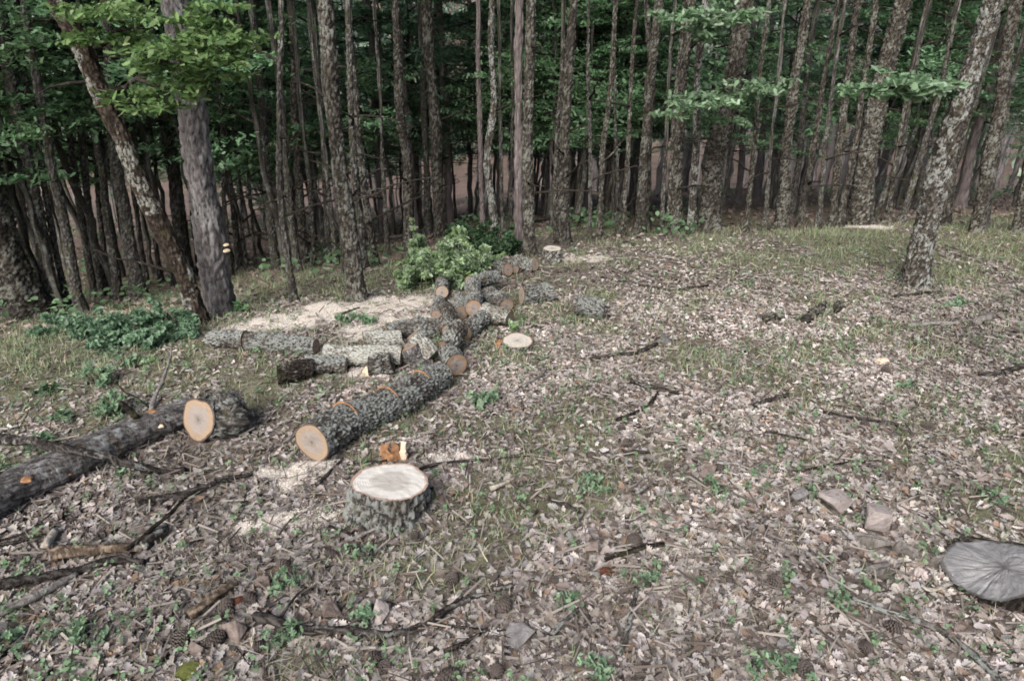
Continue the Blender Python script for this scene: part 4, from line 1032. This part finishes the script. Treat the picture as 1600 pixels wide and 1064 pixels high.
T('big oak with mossy foot and bright leaf sprays over the clearing', 36, 26, [(1106, 358), (1112, 300), (1120, 250), (1138, 160), (1154, 70), (1168, -10)], M_OAK, rough=.021, flare=.3, pal='spray', lsize=.062,
  limbs=[[(1160, 20, 0), (1120, 25, -.8), (1060, 30, -1.2)], [(1138, 160, 0), (1110, 150, -.7), (1070, 165, -1.1)], [(1140, 155, 0), (1170, 140, -.6), (1215, 128, -.9)]],
  sprays=[(1120, 26, 36, 230, -1), (1060, 28, 26, 130, -1.2), (1165, 22, 30, 140, -.9), (1130, 152, 32, 190, -.8), (1080, 165, 24, 110, -1.1), (1190, 134, 30, 150, -.8), (1055, 172, 16, 50, -1.2), (1145, 190, 20, 70, -.8), (1095, 50, 26, 90, -1)])
for w, pts, m, k in ((11, [(1153, 318), (1158, 260), (1166, 160), (1178, 20)], M_PINE2, 'pine_tree'), (9, [(1167, 362), (1171, 310), (1179, 220), (1186, 120), (1200, 0)], M_OAK, 'oak_tree'), (10, [(1181, 313), (1186, 250), (1196, 140), (1208, 0)], M_PINE2, 'pine_tree'), (8, [(1196, 363), (1199, 300), (1207, 200)], M_BG, 'oak_tree')):
    T(LR if k == 'oak_tree' else 'slim reddish pine between the big mossy footed oak and the slender pale oak', w, w * .75, pts, m, kind=k, group=GR_ if k == 'oak_tree' else 'slim pines beside the mossy footed oak', ndead=2)
T('slender pale oak bent slightly, midway along the right wood edge', 20, 13, [(1223, 358), (1226, 300), (1229, 240), (1243, 127), (1260, 25), (1266, -15)], M_OAK, ndead=2)
for w, pts, m in ((12, [(1237, 338), (1243, 280), (1254, 190), (1270, 60)], M_BG), (10, [(1249, 352), (1259, 300), (1270, 240), (1284, 160), (1300, 60), (1312, -10)], M_OAK), (9, [(1279, 357), (1283, 310), (1290, 230), (1306, 100)], M_BG),
                  (14, [(1300, 355), (1304, 300), (1310, 240), (1324, 130), (1344, 0)], M_OAK), (11, [(1312, 355), (1321, 300), (1334, 240), (1352, 130), (1372, 0)], M_OAK), (10, [(1362, 347), (1380, 310), (1396, 270), (1414, 200), (1440, 60)], M_BG),
                  (8, [(1388, 347), (1393, 300), (1402, 240), (1420, 130)], M_OAK), (10, [(1408, 349), (1422, 300), (1440, 240), (1468, 150), (1492, 30)], M_BG), (11, [(1433, 328), (1440, 270), (1452, 190), (1476, 40)], M_BG)):
    T(LR, w, w * .78, pts, m, group=GR_, ndead=2)
T('big straight oak with tan flakes at a pale patch of sawdust', 36, 25, [(1342, 353), (1347, 300), (1353, 240), (1377, 127), (1402, 38), (1414, -10)], M_OAK, rough=.021, ndead=2)
T('tan barked trunk directly behind the bare leaning oak', 15, 14, [(1477, 352), (1483, 300), (1491, 250), (1506, 190), (1530, 90), (1552, 0)], M_OAK)
T('bare leaning oak with silvery lichen alone in the clearing', 40, 29, [(1428, 447), (1438, 385), (1452, 326), (1462, 282), (1470, 241), (1487, 190), (1506, 140), (1535, 55), (1556, -10)], M_PALE, rough=.021, flare=.22, pal='spray', crown=True,
  limbs=[[(1500, 150, 0), (1460, 140, -.2), (1400, 136, -.35), (1345, 138, -.45)]], sprays=[(1440, 124, 30, 120, -.2), (1392, 138, 28, 110, -.35), (1345, 140, 15, 40, -.45), (1470, 146, 14, 40, -.2), (1420, 150, 24, 60, -.3)], lsize=.075)
T('thick dark oak close to the far right edge', 21, 19, [(1527, 361), (1536, 300), (1544, 250), (1557, 200), (1573, 101), (1590, 0)], M_OAK)
T('thin dark trunk hugging the thick oak at the right edge', 10, 9, [(1541, 353), (1550, 290), (1562, 220), (1580, 130)], M_BG)
T('rightmost trunk cut by the picture edge', 17, 16, [(1592, 361), (1600, 300), (1610, 230), (1630, 100)], M_OAK)
T('stout far pine behind the tan barked trunk', 16, 15, [(1500, 325), (1510, 270), (1522, 215), (1548, 110), (1578, 0)], M_PINE2, kind='pine_tree', cell=(.05, .05, .2))

# ------------------------------------------------------------------ the wood behind
def ground_col(px, d):
    """point on the ground at distance d below a picture column"""
    x = 0.0
    for _ in range(6):
        z = float(H(x, d)); x = (px - CX) / F * depth((x, d, z))
    return np.array((x, d, float(H(x, d))))
rng = np.random.RandomState(61)
def zone(px): return 0 if px < 420 else 1 if px < 820 else 2 if px < 1150 else 3
PL = ['pine in the leafy wood far behind the leaning oak', 'slender pine in the wood far behind the bright shrub', 'straight thin pine in the dense wood behind the small far stump', 'straight thin pine in the dense wood behind the bare leaning oak']
YL = ['young oak with layered leaves in the wood near the leaning oak', 'young oak with layered leaves in the wood behind the log heap', 'young oak with layered leaves behind the middle of the grassy edge', 'young oak with layered leaves in the wood beyond the right edge']
n_p = 0
for k in range(400):
    px = rng.uniform(-120, 1720); d = 11 + 34 * rng.uniform(0, 1) ** .85
    z = zone(px)
    if rng.uniform() > (.22, .40, .62, .66)[z]: continue
    if d < (24, 19, 12.5, 12)[z]: continue
    b = ground_col(px, d)
    place('pine_tree', PINES[rng.randint(5)], b, rng.uniform(.75, 1.25), rng.uniform(0, 6.28), (rng.normal(0, .02), rng.normal(0, .025)), PL[z], 'tree', 'pines ' + ('behind the leaning oak', 'behind the bright shrub', 'behind the far stump', 'behind the bare oak')[z])
    n_p += 1
    if n_p >= 130: break
for px, d, v in ((600, 10.5, 3), (650, 9.6, 3), (705, 10.8, 3), (765, 12, 3), (470, 11.5, 3), (440, 13, 3), (690, 12.2, 3), (655, 12.5, 3), (735, 13.5, 3), (700, 15.5, 0), (600, 15, 3), (420, 17, 3), (530, 18, 0), (500, 14, 3), (850, 14, 3), (780, 17, 0)):
    b = ground_col(px, d); z = zone(px)
    place('pine_tree', PINES[v], b, .72 + .02 * (px % 7), px * .7, (0, 0), PL[z], 'tree', 'pines ' + ('behind the leaning oak', 'behind the bright shrub', 'behind the far stump', 'behind the bare oak')[z])
YP = []
for k in range(14): YP.append((rng.uniform(540, 1010), rng.uniform(9.0, 13.5)))
for k in range(16): YP.append((rng.uniform(840, 1640), rng.uniform(8.2, 11)))
for k in range(7): YP.append((rng.uniform(480, 800), rng.uniform(9.6, 14)))
for k in range(8): YP.append((rng.uniform(840, 1250), rng.uniform(8.6, 12)))
for k in range(9): YP.append((rng.uniform(-40, 300), rng.uniform(5.4, 7.6)))
for k in range(5): YP.append((rng.uniform(360, 520), rng.uniform(7.5, 10)))
for k in range(50): YP.append((rng.uniform(-60, 470), rng.uniform(6.8, 22)))
for k in range(32): YP.append((rng.uniform(420, 800), rng.uniform(10.5, 26)))
for k in range(22): YP.append((rng.uniform(820, 1010), rng.uniform(9.5, 20)))
for k in range(17): YP.append((rng.uniform(1020, 1260), rng.uniform(10.5, 22)))
for k in range(26): YP.append((rng.uniform(1240, 1680), rng.uniform(9.5, 22)))
for px, d in YP:
    b = ground_col(px, d); z = zone(px)
    place('young_oak', YOUNG[rng.randint(6)], b, rng.uniform(.75, 1.2), rng.uniform(0, 6.28), (rng.normal(0, .05), rng.normal(0, .05)), YL[z], 'tree', 'young oaks ' + ('near the leaning oak', 'behind the log heap', 'behind the middle edge', 'beyond the right edge')[z])

# far hillside wood, one mass nobody could count
rng = np.random.RandomState(71)
n = 1500
y = rng.uniform(44, 105, n); x = rng.uniform(-.9, .9, n) * y; z = H(x, y)
cs = np.stack((x, y, z + rng.uniform(1.0, 7.5, n)), -1)
P = cloud(cs, rng.uniform(1.0, 2.6, n), np.full(n, 34), rng, .7)
pal = palette(len(P), [(.22, .29, .205), (.28, .35, .25), (.16, .22, .16), (.34, .40, .30)], [4, 3, 3, 1.5], rng)  # greyed pale greens carry the haze of distance in their colour
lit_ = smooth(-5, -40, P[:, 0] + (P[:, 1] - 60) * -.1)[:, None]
pal = pal * (1 - lit_) + np.clip(pal * 1.7 + .06, 0, .65) * lit_  # left side painted paler, imitating bright light glinting through the leaves
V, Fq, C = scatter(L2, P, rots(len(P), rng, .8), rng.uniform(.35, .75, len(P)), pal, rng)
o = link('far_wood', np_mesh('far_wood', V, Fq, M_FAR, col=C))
tag(o, 'haze-tinted green foliage of the far wooded hillside', 'wood', kind='stuff')

# ------------------------------------------------------------------ shrubs and sprigs
def shrub(name, label, cat, blobs, pal, size, group=None, ups=0.5, nper=260, flat=.7, stems=True, tm=None):
    rng = np.random.RandomState(int(blobs[0][0] + blobs[0][1]))
    b = G(blobs[0][0], blobs[0][1]); root = empty(name, b, label, cat, group)
    acc = Acc(); cs, rd, nn = [], [], []
    for (px, py, hpx, wpx) in blobs:                 # ground position, height and half width in picture units
        g = G(px, py); d = depth(g); h = hpx * d / F * 1.06; w = wpx * d / F
        ns = max(3, int(5 * w / .15))
        for k in range(ns):
            a = rng.uniform(0, 6.28); r_ = w * math.sqrt(rng.uniform(0, 1)); hh = h * rng.uniform(.55, 1.05) * (1 - .35 * (r_ / w) ** 2)
            e = g - b + np.array((math.cos(a) * r_, math.sin(a) * r_ * .8, hh)); s_ = g - b + np.array((math.cos(a) * r_ * .35, math.sin(a) * r_ * .3, -.01))
            pt = limb(acc, s_, e, .006, .002, .02, rng, 5, .06)
            for f in (.3, .5, .7, .88, 1.0):
                cs.append(pt[int(f * (len(pt) - 1))]); rd.append(max(.035, min(w * .42, .16))); nn.append(max(4, int(nper * (.9 if f > .6 else .5) / (ns * 5) * 3)))
    V, Fq, C = leaves_at(cloud(cs, rd, nn, rng, flat), size, pal, tm or GL1, rng, .62)
    link('foliage', crown_mesh('foliage', V, Fq, C, acc, M_LEAF, M_STICK), root)
    return root
shrub('leafy_shrub', 'bright silvery green leafy shrub behind the log heap', 'shrub', [(692, 450, 84, 46), (655, 440, 72, 34), (735, 436, 66, 34), (650, 420, 66, 24), (700, 430, 78, 34), (765, 418, 44, 20), (640, 455, 40, 26), (715, 452, 40, 34)], 'silver', .039, nper=700, flat=.8)
shrub('leafy_shrub', 'dark green shrub behind and right of the silvery shrub', 'shrub', [(730, 392, 54, 30), (775, 402, 36, 26), (715, 385, 46, 22), (800, 398, 24, 12), (752, 395, 44, 26)], 'dark', .06, nper=360, flat=.8)
shrub('leafy_shrub', 'wide low blue green oak bush at the foot of the leaning oak', 'shrub', [(205, 530, 46, 44), (260, 522, 46, 40), (150, 528, 36, 40), (110, 520, 26, 30), (300, 512, 34, 22), (185, 545, 24, 40), (240, 540, 30, 40), (85, 512, 14, 24), (285, 528, 26, 30), (70, 528, 16, 20)], 'teal', .042, nper=520, flat=.6)
shrub('leafy_shrub', 'small green plants at the foot of the big pine', 'shrub', [(335, 488, 18, 14), (370, 490, 14, 9), (318, 488, 20, 10)], 'mid', .045, nper=60)
SPR = 'leafy sprigs on the ground'
for lab, px, py, h, w, pal, n in (('dark green oak sprig lying on the sawdust', 532, 504, 12, 16, 'herb', 60), ('tiny green sprig on the sawdust', 556, 499, 7, 8, 'herb', 30), ('bright oak sprig on the sawdust beside the heap', 574, 506, 12, 13, 'herb', 50),
                                  ('pale green sprig by the flat white stump', 800, 518, 18, 14, 'silver', 50), ('green herb clump right of the long sawn log', 768, 632, 20, 18, 'herb', 80), ('green herb clump in the middle leaves', 922, 765, 24, 22, 'herb', 90),
                                  ('dark green oak sprig hanging above the fallen trunk', 160, 596, 36, 18, 'herb', 110), ('green oak sprig right of the fallen trunk stub', 172, 648, 36, 26, 'herb', 120), ('oak sprig under the dark broken branch', 80, 690, 16, 26, 'herb', 80),
                                  ('oak sprig fallen beside the trunk in sparse grass', 76, 612, 14, 18, 'dark', 50), ('single oak sprig left of the fallen trunk', 95, 655, 14, 18, 'herb', 60), ('pale turned over oak leaves in the short grass', 233, 570, 12, 9, 'silver', 24),
                                  ('green leafy sprig at the trunk foot by the picture edge', 22, 735, 16, 22, 'herb', 70), ('small sprig under the dark branch tip', 193, 742, 8, 18, 'herb', 40), ('oak sprig beside the pale twig above the fallen trunk', 205, 570, 10, 14, 'herb', 40),
                                  ('green seedling clump in the bottom left grass', 148, 1000, 34, 30, 'herb', 120), ('green seedling clump at the left picture edge', 20, 1012, 30, 26, 'herb', 100), ('bright herb patch under the branching bough', 440, 1000, 26, 24, 'herb', 110),
                                  ('small herb patch left of the branching bough tip', 565, 972, 20, 18, 'herb', 60), ('herb patch at the rusty stone below the sawdust', 450, 905, 22, 24, 'herb', 100), ('upright herb below the cone by the pale stump', 575, 880, 22, 8, 'herb', 40),
                                  ('green plant at the bottom picture edge', 935, 1060, 24, 18, 'herb', 80), ('little bright plant beneath the upright running stick', 1012, 912, 18, 14, 'herb', 60), ('pale green plant near the red cone', 885, 940, 16, 12, 'herb', 50),
                                  ('herb patch beside the stone at the bottom right', 1228, 1045, 18, 18, 'herb', 60), ('herb sprig left of the lower right branch', 1310, 940, 22, 12, 'herb', 50), ('weedy green tuft left of the pale upturned stick', 1120, 770, 22, 16, 'herb', 60),
                                  ('green tuft above the pinkish flat stone', 1275, 770, 14, 12, 'herb', 40), ('bright green tuft in the brown leaves at the right edge', 1545, 785, 18, 20, 'herb', 70), ('green weeds at the right of the bottom edge', 1180, 1040, 26, 16, 'herb', 60),
                                  ('soft green tuft in front of the bare leaning oak', 1480, 475, 10, 24, 'herb', 60), ('green weed tuft under the small flat stones', 1410, 605, 10, 14, 'herb', 40)):
    shrub('leafy_sprig', lab, 'plant', [(px, py, h, w)], pal, .022 if py > 700 else .038, SPR, nper=int(n * .8), flat=.7, tm=GL1)

# ------------------------------------------------------------------ what covers the ground
def litter_density(x, y):
    d = 1 - .72 * smooth(-.35, .35, grassmask(x, y) - .45)
    patch = smooth(-.75, .05, fbm(xy0(x, y, 1.9), 91, 3))
    d = d * (.30 + .70 * patch) * (1 - .92 * smooth(.25, 1.15, sawmask(x, y) + .6 * fbm(xy0(x, y, 9), 13, 2)))
    d = d * (1 - .55 * smooth(-1.9, -.7, y - edge(x)))
    return d * (1 - .93 * smooth(-.8, .6, y - edge(x)))
LITC = [(0.480, 0.429, 0.397), (0.402, 0.354, 0.324), (0.312, 0.269, 0.243), (0.215, 0.174, 0.149), (0.123, 0.098, 0.086), (0.260, 0.182, 0.130), (0.546, 0.501, 0.475), (0.371, 0.345, 0.338)]
LITW = [16, 24, 20, 16, 13, 6, 3, 11]
rng = np.random.RandomState(11)
Vs, Fs, Cs, off = [], [], [], 0
for (n, y0, y1, tm, sz) in ((60000, .7, 2.6, L0, (.014, .052)), (120000, 2.6, 5.0, L1, (.016, .045)), (60000, 5.0, 7.6, L2, (.022, .050))):
    x, y, z = spread(n, y0, y1, rng, litter_density)
    P = np.stack((x, y, z + rng.uniform(.001, .010, len(x))), -1)
    S = rng.uniform(*sz, len(x)); S = np.stack((S * rng.uniform(.5, 1.0, len(x)), S, S * rng.uniform(.5, 1.6, len(x))), -1)
    V, Fq, C = scatter(tm, P, rots(len(x), rng, .24), S, palette(len(x), LITC, LITW, rng) * (.90 + .42 * fbm(xy0(x, y, 1.1), 121, 3) + .20 * fbm(xy0(x, y, 5), 122, 2))[:, None], rng)
    Vs.append(V); Fs.append(Fq + off); Cs.append(C); off += len(V)
# the wood's own floor, beyond the grassy edge
x, y, z = spread(26000, 4.5, 22, rng, lambda x, y: smooth(.1, 1.4, y - edge(x)) * (.35 + .65 * smooth(-.3, .3, fbm(xy0(x, y, .8), 151, 3))))
P = np.stack((x, y, z + rng.uniform(.0, .03, len(x))), -1)
V, Fq, C = scatter(L2, P, rots(len(x), rng, .3), rng.uniform(.03, .09, len(x)), palette(len(x), [(.20, .155, .135), (.15, .112, .095), (.26, .21, .185), (.10, .076, .064), (.29, .25, .225)], [4, 4, 3, 3, 1], rng), rng)
Vs.append(V); Fs.append(Fq + off); Cs.append(C); off += len(V)
o = link('leaf_litter', np_mesh('leaf_litter', np.concatenate(Vs), np.concatenate(Fs), M_LITTER, col=np.concatenate(Cs)))
tag(o, 'dry brown and beige oak leaves carpeting the clearing floor', 'leaf litter', kind='stuff')

# broken bits: needles and twig fragments
tw = (np.array([(-.5, -.04, 0), (.5, -.03, .0), (.5, .03, .02), (-.5, .04, .03), (0, 0, .08)]), np.array([(0, 1, 4, 4), (1, 2, 4, 4), (2, 3, 4, 4), (3, 0, 4, 4)]))
tw = (np.array([(-.5, -.03, 0), (.5, -.02, 0), (.5, .02, .05), (-.5, .03, .05)]), np.array([(0, 1, 2, 3)]))
x, y, z = spread(16000, .8, 6.4, rng)
P = np.stack((x, y, z + rng.uniform(.004, .03, len(x))), -1)
V, Fq, C = scatter([tw], P, rots(len(x), rng, .2), rng.uniform(.02, .10, len(x)), palette(len(x), [(.125, .10, .085), (.215, .19, .17), (.075, .06, .052), (.26, .23, .20)], [4, 4, 3, 2], rng), rng)
o = link('twig_litter', np_mesh('twig_litter', V, Fq, M_LITTER, col=C, smooth_=False))
tag(o, 'fine broken twigs and dead needles scattered over the leaves', 'twig litter', kind='stuff')

rng = np.random.RandomState(17)
nd_ = (np.array([(-.5, -.009, 0), (0, -.011, .05), (.5, -.005, .0), (.5, .005, .0), (0, .011, .05), (-.5, .009, 0)]), np.array([(0, 1, 4, 5), (1, 2, 3, 4)]))
x, y, z = spread(60000, .8, 6.8, rng, lambda x, y: .12 + .88 * smooth(-.05, .5, fbm(xy0(x, y, 1.6), 141, 3) + .5 * (grassmask(x, y) - .4)))
P = np.stack((x, y, z + rng.uniform(.006, .022, len(x))), -1)
V, Fq, C = scatter([nd_], P, rots(len(x), rng, .16), rng.uniform(.02, .085, len(x)), palette(len(x), [(.31, .28, .235), (.23, .20, .17), (.37, .34, .29), (.245, .26, .165)], [4, 3, 3, 2], rng), rng)
o = link('straw', np_mesh('straw', V, Fq, M_LITTER, col=C))
tag(o, 'thin dry grass straw and pine needles lying over the dead leaves', 'straw', kind='stuff')

# sawdust flakes
rng = np.random.RandomState(21)
P = []
for (a, b, r) in _SB:
    n = int(3000 * max(.4, min(2.0, (r / .16) ** 2)))
    rr = r * 1.75 * rng.uniform(0, 1, n) ** .75 ; th = rng.uniform(0, 6.283, n)
    P.append(np.stack((a + rr * np.cos(th), b + rr * np.sin(th)), -1))
P = np.concatenate(P); k = rng.uniform(0, 1, len(P)) < sawmask(P[:, 0], P[:, 1]) * .75 + .25
P = P[k]; P3 = np.stack((P[:, 0], P[:, 1], H(P[:, 0], P[:, 1]) + .011 * sawmask(P[:, 0], P[:, 1]) + rng.uniform(0.0, .010, len(P))), -1)
fl = (np.array([(-.5, -.3, 0), (.5, -.22, .05), (.42, .3, 0), (-.4, .26, .1)]), np.array([(0, 1, 2, 3)]))
V, Fq, C = scatter([fl], P3, rots(len(P3), rng, .45), rng.uniform(.0020, .0048, len(P3)), palette(len(P3), [(0.759, 0.684, 0.609), (0.690, 0.621, 0.546), (0.805, 0.742, 0.673), (0.575, 0.500, 0.431)], [4, 3, 3, 1], rng, .1), rng)
o = link('sawdust', np_mesh('sawdust', V, Fq, M_DUST, col=C, smooth_=False))
tag(o, 'pale fresh sawdust spilled beside the cut logs and stumps', 'sawdust', kind='stuff')

# grass
rng = np.random.RandomState(31)
bl = []
for k in range(4):
    b = rng.uniform(.2, .6)
    bl.append((np.array([(-.045, 0, 0), (.045, 0, 0), (.03, b * .3, .5), (-.03, b * .3, .5), (.004, b, .9), (-.004, b, .9)]), np.array([(0, 1, 2, 3), (3, 2, 4, 5)])))
def gd(x, y):
    return np.clip(grassmask(x, y) * 1.1 + .18, 0, 1) * (.25 + .75 * smooth(-.3, .3, fbm(xy0(x, y, 6), 55, 2)))
Vs, Fs, Cs, off = [], [], [], 0
for (n, y0, y1, s0, s1) in ((60000, .8, 3.4, .016, .05), (150000, 3.4, 8.4, .022, .065), (22000, 8.4, 14, .03, .065)):
    x, y, z = spread(n, y0, y1, rng, gd)
    P = np.stack((x, y, z - .002), -1)
    S = rng.uniform(s0, s1, len(x)); S = np.stack((S * .9 + .008, S, S), -1)
    C = palette(len(x), [(0.176, 0.237, 0.121), (0.226, 0.297, 0.160), (0.132, 0.187, 0.094), (0.385, 0.347, 0.248), (0.297, 0.308, 0.176)], [4, 4, 3, 4, 3], rng)
    V, Fq, C = scatter(bl, P, rots(len(x), rng, .30), S, C, rng)
    Vs.append(V); Fs.append(Fq + off); Cs.append(C); off += len(V)
o = link('grass', np_mesh('grass', np.concatenate(Vs), np.concatenate(Fs), M_GRASS, col=np.concatenate(Cs)))
tag(o, 'thin short green and straw grass growing through the leaves', 'grass', kind='stuff')

# tiny herbs
rng = np.random.RandomState(41)
P0, S0, C0 = [], [], []
x, y, z = spread(900, 5, 20, rng, lambda x, y: smooth(.2, 1.5, y - edge(x)) * smooth(-.1, .35, fbm(xy0(x, y, .6), 161, 2)))
for a, b, c in zip(x, y, z):
    base = np.array((.14, .23, .12)) * rng.uniform(.7, 1.4)
    for _ in range(rng.randint(12, 40)):
        t = rng.uniform(0, 6.283); q_ = .22 * math.sqrt(rng.uniform(0, 1))
        P0.append((a + q_ * math.cos(t), b + q_ * math.sin(t), c + rng.uniform(.02, .22))); S0.append(rng.uniform(.04, .08)); C0.append(base * rng.uniform(.7, 1.3))
x, y, z = spread(4200, .8, 6.2, rng, lambda x, y: .25 + .75 * smooth(-.1, .4, fbm(xy0(x, y, 2.3), 66, 2) + grassmask(x, y) * .3))
P, S, C = P0, S0, C0
for a, b, c in zip(x, y, z):
    n = rng.randint(4, 13); rad = rng.uniform(.008, .03)
    base = np.array((.17, .26, .145)) * rng.uniform(.8, 1.5) + np.array((.03, .03, .02)) * rng.uniform(0, 1)
    for _ in range(n):
        t = rng.uniform(0, 6.283); q_ = rad * rng.uniform(.2, 1)
        P.append((a + q_ * math.cos(t), b + q_ * math.sin(t), c + rng.uniform(.012, .048))); S.append(rng.uniform(.008, .019)); C.append(base * rng.uniform(.7, 1.3))
P, S, C = np.array(P), np.array(S), np.array(C)
ov = (np.array([(0, -.5, 0), (.36, -.1, .06), (.28, .32, .03), (0, .5, -.05), (-.28, .32, .03), (-.36, -.1, .06)]), np.array([(0, 1, 2, 3), (0, 3, 4, 5)]))
V, Fq, C = scatter([ov], P, rots(len(P), rng, .4), S, C, rng)
o = link('seedlings', np_mesh('seedlings', V, Fq, M_LEAF, col=C))
tag(o, 'tiny green seedlings and herbs sprouting between the dead leaves', 'seedlings', kind='stuff')

# ------------------------------------------------------------------ light, sky, camera
w = bpy.data.worlds.new('World'); scn.world = w; w.use_nodes = True
nt = w.node_tree; nt.nodes.clear()
EL, AZ = R(43), R(203)
sky = nt.nodes.new('ShaderNodeTexSky'); sky.sky_type = 'NISHITA'; sky.sun_disc = False
sky.sun_elevation = EL; sky.sun_rotation = AZ; sky.air_density = 1.0; sky.dust_density = 4.0; sky.ozone_density = 1.0
hs = N(nt, 'HueSaturation', {'Saturation': 1.0, 'Color': sky.outputs[0]})
bg = N(nt, 'Background', {'Color': hs.outputs[0], 'Strength': .15})
N(nt, 'OutputWorld', {'Surface': bg.outputs[0]})
sun = bpy.data.lights.new('sun', 'SUN'); sun.energy = 5.0; sun.angle = R(40); sun.color = (1.0, .985, .97)
so = bpy.data.objects.new('sun', sun); COL.objects.link(so)
# the sky's sun stands at azimuth AZ (clockwise from +Y)
dirv = Vector((math.sin(AZ) * math.cos(EL), math.cos(AZ) * math.cos(EL), math.sin(EL)))
so.rotation_mode = 'QUATERNION'; so.rotation_quaternion = dirv.to_track_quat('Z', 'Y'); so.location = dirv * 30

cam = bpy.data.cameras.new('camera'); cam.sensor_fit = 'HORIZONTAL'; cam.sensor_width = 36; cam.lens = F / 1600 * 36
cam.clip_start = .05; cam.clip_end = 1000
co = bpy.data.objects.new('camera', cam); COL.objects.link(co)
co.location = tuple(CAM); co.rotation_euler = (math.pi / 2 - PITCH, 0, 0)
scn.camera = co

scn.render.engine = 'CYCLES'
cy = scn.cycles
cy.max_bounces = 5; cy.diffuse_bounces = 4; cy.glossy_bounces = 1; cy.transmission_bounces = 2; cy.transparent_max_bounces = 2
cy.use_adaptive_sampling = True; cy.adaptive_threshold = .03
cy.use_denoising = True; cy.filter_width = 1.7
try: cy.denoiser = 'OPENIMAGEDENOISE'
except Exception: pass
scn.view_settings.view_transform = 'Standard'; scn.view_settings.look = 'None'; scn.view_settings.exposure = 0; scn.view_settings.gamma = 1
